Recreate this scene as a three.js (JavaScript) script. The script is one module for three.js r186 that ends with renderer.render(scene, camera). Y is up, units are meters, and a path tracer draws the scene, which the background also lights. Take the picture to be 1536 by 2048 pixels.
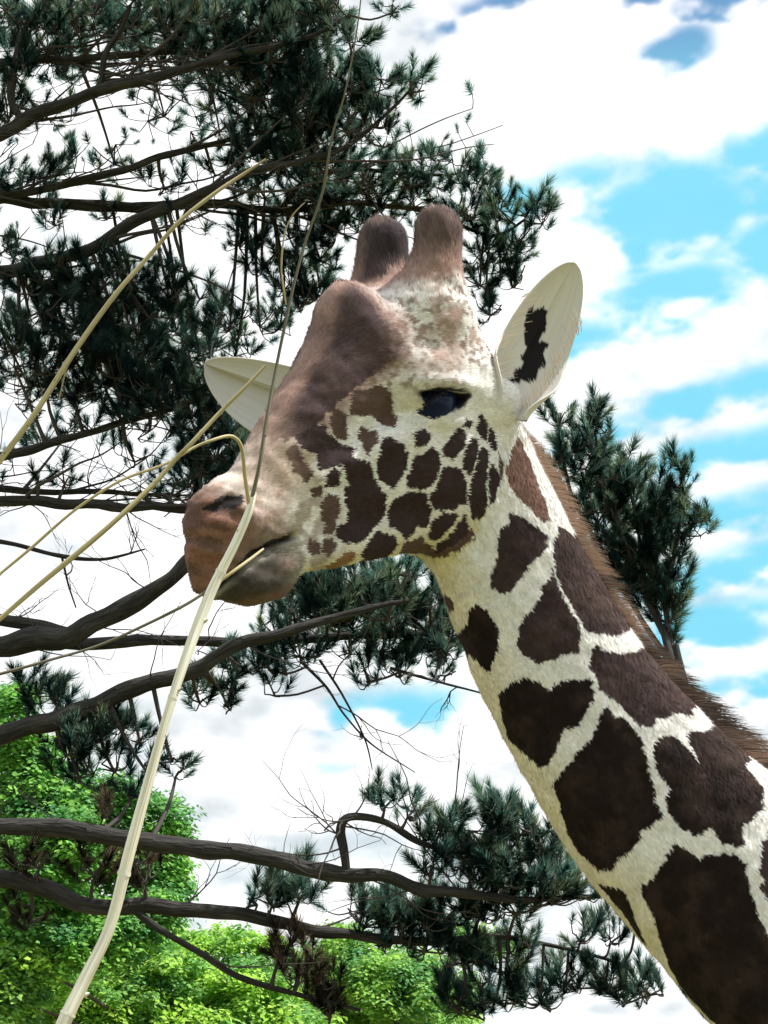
import * as THREE from 'three';
import { mergeGeometries } from 'three/addons/utils/BufferGeometryUtils.js';

// ---------------------------------------------------------------- camera, sky, sun, exposure
const scene = new THREE.Scene();
const camera = new THREE.PerspectiveCamera(40, 0.75, 0.05, 900);
camera.position.set(0, 3.0, 0);
camera.rotation.set(20.5 * Math.PI / 180, 0, 0);
camera.updateMatrixWorld();
const renderer = new THREE.WebGLRenderer({ antialias: true });
renderer.toneMapping = THREE.LinearToneMapping;
renderer.toneMappingExposure = 1.45;
renderer.shadowMap.enabled = true;
const SUN_DIR = [0.45, 0.84, 0.06];
const SUN_INTENSITY = 5;
const SKY_LEVEL = 0.8;
// ---------------------------------------------------------------- helpers
const V = (x, y, z) => new THREE.Vector3(x, y, z);
function rng(seed) { let s = seed >>> 0; return () => { s = (s + 0x6d2b79f5) | 0; let t = Math.imul(s ^ (s >>> 15), 1 | s); t = (t + Math.imul(t ^ (t >>> 7), 61 | t)) ^ t; return ((t ^ (t >>> 14)) >>> 0) / 4294967296; }; }
const clamp = (x, a = 0, b = 1) => (x < a ? a : x > b ? b : x);
const mix = (a, b, t) => a + (b - a) * t;
const smooth = (a, b, x) => { const t = clamp((x - a) / (b - a)); return t * t * (3 - 2 * t); };
const smin = (a, b, k) => { const h = Math.max(k - Math.abs(a - b), 0) / k; return Math.min(a, b) - h * h * k * 0.25; };
const smax = (a, b, k) => -smin(-a, -b, k);
const hash3 = (x, y, z) => { let h = Math.imul(x, 374761393) ^ Math.imul(y, 668265263) ^ Math.imul(z, 2147483647 - 1274126177); h = Math.imul(h ^ (h >>> 13), 1274126177); return ((h ^ (h >>> 16)) >>> 0) / 4294967296; };
function noise(x, y, z) {                                            // value noise, 0..1
  const i = Math.floor(x), j = Math.floor(y), k = Math.floor(z); let u = x - i, v = y - j, w = z - k;
  u *= u * (3 - 2 * u); v *= v * (3 - 2 * v); w *= w * (3 - 2 * w);
  const c = (a, b, d) => hash3(i + a, j + b, k + d);
  return mix(mix(mix(c(0, 0, 0), c(1, 0, 0), u), mix(c(0, 1, 0), c(1, 1, 0), u), v), mix(mix(c(0, 0, 1), c(1, 0, 1), u), mix(c(0, 1, 1), c(1, 1, 1), u), v), w);
}
const fbm = (x, y, z, n = 4) => { let s = 0, a = 0.5, t = 0; for (let i = 0; i < n; i++) { s += a * noise(x, y, z); t += a; a *= 0.5; x = x * 2.03 + 7.1; y = y * 2.03 + 3.7; z = z * 2.03 + 1.3; } return s / t; };
// ---------------------------------------------------------------- sky and sun
const sun = new THREE.DirectionalLight(new THREE.Color(1.0, 0.96, 0.91), SUN_INTENSITY);
sun.name = 'sun'; sun.castShadow = true;
sun.position.set(SUN_DIR[0] * 30, 3 + SUN_DIR[1] * 30, -2 + SUN_DIR[2] * 30); sun.target.position.set(0, 3, -2);
sun.shadow.mapSize.set(2048, 2048);
Object.assign(sun.shadow.camera, { left: -16, right: 16, top: 16, bottom: -16, near: 1, far: 90 });
scene.add(sun, sun.target);
{ // heaped white cloud with blue gaps; a gap is a direction [azimuth from north, elevation, half-sizes, strength] in degrees
  const GAPS = [[8, 33.2, 3.2, 1.0, 0.8], [14, 31.9, 5, 2.3, 1.0], [18, 33.5, 4, 1.5, 0.8], [12.5, 28.6, 4.2, 1.3, 1.0], [17, 29.8, 4.5, 1.5, 1.0], [8.8, 27.3, 2.6, 0.8, 0.8], [15.5, 24.6, 4.5, 1.0, 0.85], [11, 23.6, 3, 0.8, 0.7], [15.5, 22.4, 5, 0.9, 0.85], [12.5, 21.2, 3, 0.5, 0.6], [15, 20, 4.5, 0.85, 0.85], [15.5, 17.9, 4, 0.9, 0.85], [14, 15.6, 3.4, 1.0, 0.9], [16, 13.4, 3, 0.7, 0.7], [1.1, 12.6, 2.4, 0.9, 0.8], [5.8, 40.2, 2.4, 0.5, 0.9], [13.2, 37.8, 1.6, 0.75, 1.0], [16.6, 39.4, 2.8, 0.9, 1.5], [12.8, 40, 1.8, 0.6, 1.2], [-3, 10.0, 2, 0.5, 0.5], [18.5, 8, 4, 0.8, 0.5]];
  const W = 4096, H = 2048, data = new Float32Array(W * H * 4);
  const deg = 180 / Math.PI;
  for (let j = 0; j < H; j++) {
    const el = ((j + 0.5) / H - 0.5) * Math.PI, y = Math.sin(el), ce = Math.cos(el);
    const fine = el > -0.02 && el < 0.85;
    for (let i = 0; i < W; i++) {
      const o = (j * W + i) * 4; data[o + 3] = 1;
      if (el < 0) { data[o] = 0.30; data[o + 1] = 0.29; data[o + 2] = 0.245; continue; }
      if (!fine && (i % 4 || j % 2) && i > 0) { const s = i % 4 ? o - 4 : o - W * 4; data[o] = data[s]; data[o + 1] = data[s + 1]; data[o + 2] = data[s + 2]; continue; }
      const az = ((i + 0.5) / W - 0.5) * 2 * Math.PI, x = ce * Math.cos(az), z = ce * Math.sin(az);
      const k = 1 / (0.25 + y), px = x * k * 2.2, pz = z * k * 2.2;
      const big = fbm(px + 11.3, 3.1, pz - 4.2, 4), small = fbm(px * 3.1 + 5, 8, pz * 3.1, 5), det = fine ? fbm(x * 34, y * 70, z * 34, 5) : 0.5;
      let gap = smooth(0.53, 0.68, big * 0.7 + small * 0.3) * 0.9;                     // blue between the clouds everywhere
      const a = Math.atan2(x, -z) * deg + (small - 0.5) * 5 + (det - 0.5) * 2, e = el * deg + (det - 0.5) * 1.6 + (small - 0.5) * 1.2;
      if (Math.abs(a) < 40 && e < 50) {
        gap *= smooth(24, 36, Math.abs(a)) * 0.9 + 0.1;
        let g = 0;
        for (const [ga, ge, ra, re, s] of GAPS) { const q = ((a - ga) / ra) ** 2 + ((e - ge - (a - ga) * 0.12) / re) ** 2; if (q < 6) g = Math.max(g, s * Math.exp(-q * 0.75)); }
        gap = Math.max(gap, smooth(0.16, 0.84, g + (det - 0.5) * 1.25 + (small - 0.5) * 0.5) * 0.95 * smooth(0.04, 0.2, g));
      }
      gap = clamp(gap);
      const low = smooth(0.59, 0.70, el), shade = smooth(0.42, 0.72, small * 0.6 + det * 0.4) * 0.42;
      const blue = [mix(0.20, 0.10, low), mix(0.66, 0.27, low), mix(0.86, 0.52, low)], L = 1.1 - shade + 0.12 * (det - 0.5);
      const c = [L * (1 - 0.25 * shade), L * (1 - 0.08 * shade), L * 1.01];
      for (let n = 0; n < 3; n++) data[o + n] = mix(c[n], blue[n], gap) * SKY_LEVEL;
    }
  }
  const sky = new THREE.DataTexture(data, W, H, THREE.RGBAFormat, THREE.FloatType);
  sky.mapping = THREE.EquirectangularReflectionMapping; sky.magFilter = sky.minFilter = THREE.LinearFilter; sky.needsUpdate = true;
  scene.background = sky; scene.environment = sky;
}
// ---------------------------------------------------------------- placing things: a picture point and a distance from the camera give a point of the place
const FOCAL = 1024 / Math.tan(20 * Math.PI / 180);
const at = (x, y, d) => V(((x - 768) / FOCAL) * d, ((1024 - y) / FOCAL) * d, -d).applyMatrix4(camera.matrixWorld);
const tagged = (o, label, category, group, kind) => { if (label) o.userData.label = label; if (category) o.userData.category = category; if (group) o.userData.group = group; if (kind) o.userData.kind = kind; return o; };
const add = (parent, name, geo, mat, kind) => { const m = new THREE.Mesh(geo, mat); m.name = name; if (kind) m.userData.kind = kind; parent.add(m); return m; };
const root = (name, p) => { const g = new THREE.Group(); g.name = name; g.position.copy(p); scene.add(g); return g; };
// a knotty tapered limb through points [x, y, z, radius]; joined to others by collecting positions
class Limbs {
  constructor(o) { this.o = o; this.pos = []; this.nor = []; this.uv = []; this.tri = []; }
  tube(pts, sides = 7, steps = 6, rough = 0, seed = 1) {
    const P = [], n = pts.length;
    for (let i = 0; i + 1 < n; i++) for (let k = 0; k < steps + (i === n - 2 ? 1 : 0); k++) {
      const u = k / steps, g = (j) => pts[clamp(j, 0, n - 1)], q = [0, 1, 2, 3].map((c) => { const a = g(i - 1)[c], b = g(i)[c], d = g(i + 1)[c], e = g(i + 2)[c]; return b + 0.5 * u * (d - a + u * (2 * a - 5 * b + 4 * d - e + u * (3 * (b - d) + e - a))); });
      if (rough) { const w = rough * q[3]; q[0] += w * (noise(q[0] * 5, q[1] * 5, seed) - 0.5); q[1] += w * (noise(q[0] * 5 + 40, q[1] * 5, seed) - 0.5); q[3] *= 0.85 + 0.35 * noise(q[0] * 9, q[1] * 9, q[2] * 9 + seed); }
      P.push(q);
    }
    let ref = V(0.3, 0.2, 1), len = 0;
    for (let i = 0; i < P.length; i++) {
      const a = P[Math.max(0, i - 1)], b = P[Math.min(P.length - 1, i + 1)], d = V(b[0] - a[0], b[1] - a[1], b[2] - a[2]).normalize();
      const s = ref.clone().addScaledVector(d, -ref.dot(d)).normalize(), t = d.clone().cross(s); ref = s;
      if (i) len += Math.hypot(P[i][0] - P[i - 1][0], P[i][1] - P[i - 1][1], P[i][2] - P[i - 1][2]);
      const base = this.pos.length / 3;
      for (let k = 0; k <= sides; k++) { const an = (k / sides) * Math.PI * 2, c = Math.cos(an), e = Math.sin(an), nx = s.x * c + t.x * e, ny = s.y * c + t.y * e, nz = s.z * c + t.z * e; this.pos.push(P[i][0] + nx * P[i][3] - this.o.x, P[i][1] + ny * P[i][3] - this.o.y, P[i][2] + nz * P[i][3] - this.o.z); this.nor.push(nx, ny, nz); this.uv.push((k / sides) * Math.max(1, Math.round(P[0][3] * 12)) * 0.5, len * 1.2); }
      if (i + 1 < P.length) for (let k = 0; k < sides; k++) this.tri.push(base + k, base + k + 1, base + k + sides + 1, base + k + 1, base + k + sides + 2, base + k + sides + 1);
    }
    return P;
  }
  geometry() { const g = new THREE.BufferGeometry(); g.setAttribute('position', new THREE.Float32BufferAttribute(this.pos, 3)); g.setAttribute('normal', new THREE.Float32BufferAttribute(this.nor, 3)); g.setAttribute('uv', new THREE.Float32BufferAttribute(this.uv, 2)); g.setIndex(this.tri); return g; }
}
function barkTexture(seed, dark, light, n = 256) {                   // furrowed bark: colour and height
  const c = new Uint8Array(n * n * 4), h = new Uint8Array(n * n * 4);
  for (let j = 0; j < n; j++) for (let i = 0; i < n; i++) {
    const u = i / n, v = j / n, cx = Math.cos(u * 6.2832) * 1.6, cy = Math.sin(u * 6.2832) * 1.6, a = fbm(cx * 3 + seed, cy * 3, v * 5, 4), b = fbm(cx * 9 + seed, cy * 9, v * 14, 3), t = clamp((a * 0.6 + b * 0.4 - 0.3) * 2.2), o = (j * n + i) * 4;
    for (let k = 0; k < 3; k++) { c[o + k] = mix(dark[k], light[k], t); h[o + k] = t * 255; } c[o + 3] = h[o + 3] = 255;
  }
  const make = (d, srgb) => { const t = new THREE.DataTexture(d, n, n); t.wrapS = t.wrapT = THREE.RepeatWrapping; t.magFilter = THREE.LinearFilter; if (srgb) t.colorSpace = THREE.SRGBColorSpace; t.needsUpdate = true; return t; };
  return [make(c, true), make(h, false)];
}
// ---------------------------------------------------------------- the giraffe's shape
// head frame: x towards the muzzle, y towards the crown, z towards its right side
const HEAD = { o: [0.0087, 3.8794, -1.8601], x: [-0.682, -0.4744, 0.5566], y: [-0.1881, 0.8492, 0.4933], z: [-0.7068, 0.2316, -0.6684] };
const toHead = (p) => { const a = p[0] - HEAD.o[0], b = p[1] - HEAD.o[1], c = p[2] - HEAD.o[2]; return [a * HEAD.x[0] + b * HEAD.x[1] + c * HEAD.x[2], a * HEAD.y[0] + b * HEAD.y[1] + c * HEAD.y[2], a * HEAD.z[0] + b * HEAD.z[1] + c * HEAD.z[2]]; };
const fromHead = (x, y, z) => [0, 1, 2].map((i) => HEAD.o[i] + HEAD.x[i] * x + HEAD.y[i] * y + HEAD.z[i] * z);
function ell(x, y, z, cx, cy, cz, rx, ry, rz, tilt = 0) {            // ellipsoid, turned by tilt in the side plane
  let dx = x - cx, dy = y - cy; const dz = z - cz;
  if (tilt) { const c = Math.cos(tilt), s = Math.sin(tilt), t = dx * c + dy * s; dy = dy * c - dx * s; dx = t; }
  const k0 = Math.sqrt((dx / rx) ** 2 + (dy / ry) ** 2 + (dz / rz) ** 2), k1 = Math.sqrt((dx / rx / rx) ** 2 + (dy / ry / ry) ** 2 + (dz / rz / rz) ** 2);
  return k1 < 1e-9 ? -Math.min(rx, ry, rz) : (k0 * (k0 - 1)) / k1;
}
function cone(x, y, z, ax, ay, az, bx, by, bz, ra, rb, flat = 1) {   // tapered capsule, flattened across z
  z /= flat; az /= flat; bz /= flat;
  const dx = bx - ax, dy = by - ay, dz = bz - az, px = x - ax, py = y - ay, pz = z - az;
  const t = clamp((px * dx + py * dy + pz * dz) / (dx * dx + dy * dy + dz * dz));
  return (Math.hypot(px - dx * t, py - dy * t, pz - dz * t) - mix(ra, rb, t)) * Math.min(1, flat);
}
const EYE = [-0.007, -0.017, 0.078, 0.034];
function lidAt(x, y) {                                               // negative inside the eye's opening; also the eye's own axes
  const e0 = x - EYE[0], e1 = y - EYE[1] - 0.004, ex = e0 * 0.97 + e1 * 0.26, ey = e1 * 0.97 - e0 * 0.26;
  return [smax(ey - 0.008 + ex * ex * 1.5, Math.hypot((ex + 0.003) * (ex > -0.003 ? 0.86 : 0.98), (ey - 0.038) * 1.02) - 0.0575, 0.006), ex, ey];
}
function headShape(x, y, zz) {
  const z = Math.abs(zz), hz = zz > 0 ? 0.012 : 0;                  // the horns are not quite alike
  let d = ell(x, y, z, -0.075, 0.03, 0, 0.112, 0.105, 0.09);                           // braincase
  d = smin(d, ell(x, y, z, -0.015, 0.068, 0, 0.085, 0.07, 0.08), 0.05);                // forehead
  d = smin(d, ell(x, y, z, 0.054, 0.127, 0, 0.044, 0.046, 0.042), 0.03);                // median horn
  d = smin(d, ell(x, y, z, -0.015, 0.012, 0.072, 0.07, 0.045, 0.045), 0.035);          // brow
  d = smin(d, cone(x, y, z, 0.05, 0.05, 0, 0.32, -0.092, 0, 0.086, 0.036, 0.86), 0.04); // nose
  d = smin(d, cone(x, y, z, -0.05, -0.085, 0.03, 0.25, -0.125, 0.0, 0.085, 0.045, 0.8), 0.04); // cheek
  d = smin(d, ell(x, y, z, -0.045, -0.155, 0.036, 0.085, 0.075, 0.042), 0.04);           // jaw angle
  d = smin(d, cone(x, y, z, 0.0, -0.198, 0.026, 0.27, -0.172, 0.012, 0.033, 0.025), 0.035); // jaw bone
  d = smin(d, ell(x, y, z, 0.338, -0.11, 0, 0.058, 0.05, 0.043, -0.5), 0.03);         // muzzle
  d = smin(d, cone(x, y, z, 0.356, -0.095, 0, 0.388, -0.16, 0, 0.04, 0.028, 0.95), 0.025);         // upper lip
  d = smin(d, ell(x, y, z, 0.318, -0.186, 0, 0.064, 0.037, 0.043, 0.15), 0.02);           // chin
  d = smin(d, cone(x, y, z, -0.07, 0.115, 0.05 + hz, -0.110, 0.214, 0.051 + hz, 0.05 + hz * 0.3, 0.0305 + hz * 0.35), 0.06); // horns
  d = smin(d, ell(x, y, z, -0.110, 0.216, 0.051 + hz, 0.03 + hz * 0.3, 0.034, 0.031 + hz * 0.3), 0.02);
  d = smin(d, ell(x, y, z, -0.075, 0.118, 0, 0.04, 0.036, 0.07), 0.03);                // saddle under the horns
  d = smin(d, cone(x, y, z, 0.05, -0.055, 0.072, 0.2, -0.075, 0.036, 0.014, 0.012), 0.03); // cheek ridge
  d = smin(d, cone(x, y, z, -0.11, -0.02, 0.055, -0.135, -0.045, 0.085, 0.055, 0.034), 0.04); // ear roots
  const m = clamp((x - 0.262) / 0.15), my = -0.143 - 0.045 * m + 0.014 * Math.sin(m * 3.1);                    // mouth line
  d = smax(d, 0.005 - Math.hypot(Math.max(0.262 - x, 0, x - 0.44), y - my), 0.006);
  d = smax(d, -ell(x, y, z, 0.361, -0.074, 0.043, 0.027, 0.0085, 0.02, -0.3), 0.006);   // nostril
  const [lid, ex, ey] = lidAt(x, y);
  if (z > 0.05) {
    const over = Math.exp(-(((ex + 0.002) / 0.045) ** 2) - (((ey - 0.019) / 0.010) ** 2)), under = Math.exp(-((ex / 0.05) ** 2) - (((ey + 0.034) / 0.01) ** 2));
    d = smax(d - 0.010 * over - 0.004 * under, -Math.max(lid, 0.07 - z), 0.005);
  }
  if (x > 0.27) d += smooth(0.27, 0.33, x) * (0.006 * (noise((x + y * 0.6) * 22, (y * 0.9 - x * 0.55) * 75, z * 26) - 0.5) + 0.002 * (noise((x + y * 0.6) * 50, (y * 0.9 - x * 0.55) * 190, z * 50) - 0.5)); // creases of the lips
  return d;
}
// neck: nodes from the poll down to the withers, [x, y, z, depth radius, width radius]
const NECK = [], NECK0 = [[0.1234, 3.8495, -1.9991, 0.10, 0.075], [0.1968, 3.658, -2.028, 0.114, 0.083], [0.2851, 3.4809, -2.0622, 0.128, 0.093], [0.4025, 3.3211, -2.0899, 0.148, 0.103], [0.513, 3.2108, -2.1098, 0.163, 0.11], [0.6256, 3.1027, -2.1289, 0.18, 0.12], [0.8047, 2.9373, -2.1586, 0.215, 0.135], [1.05, 2.66, -2.2, 0.30, 0.17]];
{ const cr = new Array(5).fill(0).map((_, k) => (t) => { const n = NECK0.length - 1, i = Math.min(n - 1, Math.floor(t)), u = t - i, g = (j) => NECK0[clamp(j, 0, n)][k], a = g(i - 1), b = g(i), c = g(i + 1), d = g(i + 2); return b + 0.5 * u * (c - a + u * (2 * a - 5 * b + 4 * c - d + u * (3 * (b - c) + d - a))); });
  for (let t = 0; t <= NECK0.length - 1 + 1e-9; t += 0.25) NECK.push(cr.map((f) => f(t))); }
const NB = [0.8007, 0.5967, -0.0532], NL = [0.2146, -0.2027, 0.9555];  // towards the mane, towards its left side
const NA = [0]; for (let i = 1; i < NECK.length; i++) NA.push(NA[i - 1] + Math.hypot(NECK[i][0] - NECK[i - 1][0], NECK[i][1] - NECK[i - 1][1], NECK[i][2] - NECK[i - 1][2]));
function neckAt(p) {                                                 // [metres down the neck, mane-wards, left-wards, the two radii]
  let best = 1e9, out = null;
  for (let i = 0; i + 1 < NECK.length; i++) {
    const A = NECK[i], B = NECK[i + 1], dx = B[0] - A[0], dy = B[1] - A[1], dz = B[2] - A[2], px = p[0] - A[0], py = p[1] - A[1], pz = p[2] - A[2], l2 = dx * dx + dy * dy + dz * dz;
    const t0 = (px * dx + py * dy + pz * dz) / l2, t = clamp(t0), qx = px - dx * t, qy = py - dy * t, qz = pz - dz * t, q = qx * qx + qy * qy + qz * qz;
    if (q < best) { best = q; out = [NA[i] + t * Math.sqrt(l2), Math.sign(qx * NB[0] + qy * NB[1] + qz * NB[2]) * Math.sqrt(Math.max(0, q - (qx * NL[0] + qy * NL[1] + qz * NL[2]) ** 2 - ((t0 - t) ** 2) * l2)), qx * NL[0] + qy * NL[1] + qz * NL[2], mix(A[3], B[3], t), mix(A[4], B[4], t), (t0 - t) * Math.sqrt(l2)]; }
  }
  return out;
}
function neckShape(p) {
  const [, b, c, rb, rc, e] = neckAt(p), k0 = Math.sqrt((b / rb) ** 2 + (c / rc) ** 2 + (e / rc) ** 2), k1 = Math.sqrt((b / rb / rb) ** 2 + (c / rc / rc) ** 2 + (e / rc / rc) ** 2);
  return k1 < 1e-9 ? -rc : (k0 * (k0 - 1)) / k1;
}
const bodyShape = (p) => { const h = toHead(p), d = smin(headShape(h[0], h[1], h[2]), neckShape(p), 0.07); return d > 0.02 || d < -0.02 ? d : d + 0.005 * (noise(p[0] * 22, p[1] * 22, p[2] * 22) - 0.5) + 0.003 * (noise(p[0] * 60, p[1] * 60, p[2] * 60) - 0.5) + 0.0014 * (noise(p[0] * 130, p[1] * 130, p[2] * 130) - 0.5); };
// the coat's patches: head ones as millimetres in its side plane, neck ones as [millimetres down the neck, degrees round it from the mane]
const PATCHES = [
  ['head', 'b', [133, 23, 139, -4, 116, -9, 93, -16, 85, -29, 78, -37, 67, -26, 73, -9, 74, 10, 86, 22, 112, 20]],
  ['head', 'b', [126, -30, 108, -38, 115, -48, 124, -50, 136, -63, 136, -57, 131, -47, 132, -40]],
  ['head', 'd', [101, -50, 88, -57, 71, -76, 73, -95, 84, -104, 96, -119, 116, -100, 117, -77, 110, -65]],
  ['head', 'd', [56, -87, 38, -89, 23, -81, 17, -91, 19, -108, 28, -122, 37, -131, 52, -131, 70, -121, 67, -108, 57, -99]],
  ['head', 'd', [56, -54, 37, -55, 24, -63, 35, -70, 53, -67]],
  ['head', 'd', [-26, -65, -33, -70, -29, -86, -15, -94, -8, -103, 5, -94, 4, -86, -11, -77]],
  ['head', 'd', [-43, -85, -56, -90, -50, -100, -41, -117, -33, -131, -25, -119, -28, -101, -35, -95]],
  ['head', 'd', [-62, -101, -74, -110, -67, -129, -57, -155, -50, -184, -42, -198, -33, -194, -29, -172, -35, -149, -45, -132, -54, -113]],
  ['head', 'd', [-75, -53, -83, -69, -78, -94, -71, -87, -63, -69]],
  ['head', 'd', [-45, -53, -50, -58, -47, -67, -38, -61]],
  ['head', 'd', [11, -114, -9, -119, -18, -129, -23, -154, -20, -172, -8, -170, 13, -172, 26, -164, 32, -146, 23, -139, 18, -126]],
  ['head', 'd', [70, -136, 42, -144, 40, -156, 33, -174, 41, -190, 47, -181, 52, -179, 63, -188, 79, -195, 84, -181, 101, -174, 98, -151, 96, -140, 81, -138]],
  ['head', 'd', [161, -63, 137, -76, 131, -93, 126, -109, 115, -128, 110, -152, 127, -161, 144, -171, 162, -177, 186, -171, 201, -159, 194, -153, 177, -154, 174, -145, 170, -133, 175, -122, 171, -104, 163, -98, 170, -79, 171, -68]],
  ['head', 'd', [14, -180, -7, -187, 2, -194, 14, -202, 22, -211, 35, -204, 28, -188]],
  ['head', 'd', [-17, -189, -23, -205, -18, -218, -2, -224, 12, -233, 10, -240, 16, -223, 7, -218, -6, -205]],
  ['head', 'b', [-29, -213, -31, -220, -18, -229, 0, -236, 10, -242, 8, -237, -6, -231]],
  ['head', 'd', [-48, -210, -54, -220, -44, -244, -28, -266, -19, -276, -14, -282, -7, -277, -4, -266, -7, -262, -17, -251, -25, -239, -38, -226]],
  ['head', 'd', [125, -179, 101, -192, 94, -204, 99, -217, 116, -216, 141, -210, 154, -195, 141, -183]],
  ['head', 'b', [82, -207, 50, -206, 24, -231, -3, -244, 72, -222]],
  ['head', 'o', [211, -201, 197, -193, 183, -189, 174, -194, 171, -202, 186, -205, 201, -204]],
  ['head', 'b', [202, -104, 191, -110, 189, -126, 195, -136, 206, -154, 215, -153, 207, -140, 213, -129, 213, -116]],
  ['head', 'b', [214, -162, 208, -171, 212, -177, 221, -182, 224, -174, 220, -163]],
  ['head', 'd', [192, -72, 186, -76, 182, -93, 205, -86, 203, -77]],
  ['head', 'd', [197, -10, 186, -15, 186, -26, 173, -36, 165, -46, 153, -50, 163, -58, 181, -65, 209, -64, 205, -46, 213, -40, 227, -31, 230, -17, 214, -16]],
  ['head', 'b', [165, 5, 154, -1, 154, -20, 155, -36, 167, -30, 172, -17, 175, -8]],
  ['head', 'd', [-79, -127, -82, -136, -86, -158, -75, -180, -68, -197, -59, -192, -69, -158]],
  ['head', 'b', [-104, -115, -98, -144, -88, -175, -81, -186, -80, -173, -89, -152]],
  ['head', 'd', [-93, -77, -97, -88, -96, -111, -88, -105, -88, -90]],
  ['head', 'b', [242, -158, 231, -165, 234, -175, 245, -174, 246, -164]],
  ['head', 'b', [223, -88, 213, -92, 216, -100, 223, -100]],
  ['neck', 'd', [129, 84, 154, 76, 179, 67, 196, 71, 207, 82, 217, 99, 232, 109, 236, 117, 217, 123, 200, 118, 180, 110, 153, 104, 146, 98]],
  ['neck', 'r', [10, 74, 32, 56, 61, 50, 88, 50, 141, 54, 156, 57, 161, 64, 139, 69, 113, 77, 89, 80, 64, 79, 41, 77, 23, 76]],  // redder, paler tone: sunlight on this patch is put into its colour
  ['neck', 'd', [172, 50, 186, 40, 209, 25, 253, 27, 293, 26, 337, 24, 363, 21, 364, 50, 335, 73, 312, 74, 280, 74, 247, 73, 216, 70, 190, 62]],
  ['neck', 'd', [231, 75, 251, 76, 279, 78, 311, 78, 329, 79, 351, 85, 348, 104, 343, 114, 324, 121, 306, 123, 288, 117, 274, 109, 262, 97, 248, 85]],
  ['neck', 'k', [229, 143, 250, 135, 277, 133, 303, 140, 320, 156, 292, 173, 277, -171, 258, 180, 248, 157, 235, 148]],
  ['neck', 'd', [198, -177, 207, 168, 219, 168, 222, -168, 211, -177]],
  ['neck', 'k', [358, 156, 349, 139, 355, 128, 364, 123, 383, 119, 377, 113, 384, 102, 393, 95, 418, 97, 427, 100, 445, 113, 436, 122, 449, 129, 464, 145, 459, 154, 432, 163, 408, 170, 379, 163]],
  ['neck', 'd', [372, 80, 360, 74, 374, 68, 386, 61, 397, 46, 400, 22, 432, 19, 465, 21, 498, 29, 534, 39, 513, 55, 500, 66, 504, 72, 495, 78, 463, 79, 428, 83, 403, 83, 384, 83]],
  ['neck', 'k', [445, 97, 467, 83, 499, 82, 519, 83, 539, 97, 565, 99, 589, 104, 609, 105, 609, 109, 606, 118, 614, 123, 614, 134, 612, 141, 621, 147, 608, 160, 582, 169, 560, 168, 524, 158, 505, 151, 492, 152, 481, 133, 474, 124, 473, 113, 461, 105]],
  ['neck', 'k', [526, 79, 528, 70, 541, 65, 569, 64, 599, 65, 620, 65, 586, 63, 557, 59, 546, 57, 564, 43, 578, 20, 604, 29, 638, 35, 674, 44, 693, 46, 703, 56, 703, 70, 697, 72, 715, 81, 688, 83, 664, 97, 640, 101, 622, 101, 596, 99, 565, 83, 540, 82]],
  ['neck', 'k', [648, 109, 663, 107, 681, 106, 684, 103, 703, 98, 723, 97, 742, 98, 759, 100, 784, 104, 802, 107, 818, 108, 838, 109, 866, 118, 878, 128, 867, 135, 873, 142, 863, 155, 867, 166, 854, 171, 832, 172, 809, 180, 790, 172, 752, 163, 719, 155, 699, 147, 681, 144, 660, 141, 653, 138, 659, 131, 654, 123, 651, 116]],
  ['neck', 'd', [735, 75, 734, 68, 754, 56, 807, 76, 821, 97, 782, 97, 766, 97, 751, 82]],
  ['head', 'f', [56, 172, 49, 139, 50, 101, 41, 74, 59, 42, 95, 41, 135, 28, 183, -3, 223, -12, 258, -22, 278, -33, 265, 30, 200, 120, 120, 190, 60, 210]],
  ['head', 'b', [250, -33, 237, -26, 235, -44, 222, -71, 229, -76, 246, -55]],
  ['head', 'b', [-148, 50, -135, 25, -136, 16, -138, 37]],
  ['neck', 'k', [626, 172, 638, 158, 651, 153, 666, 156, 687, 163, 708, 171, 726, 176, 712, 176, 693, 174, 672, 169, 651, 169]],
];
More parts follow.
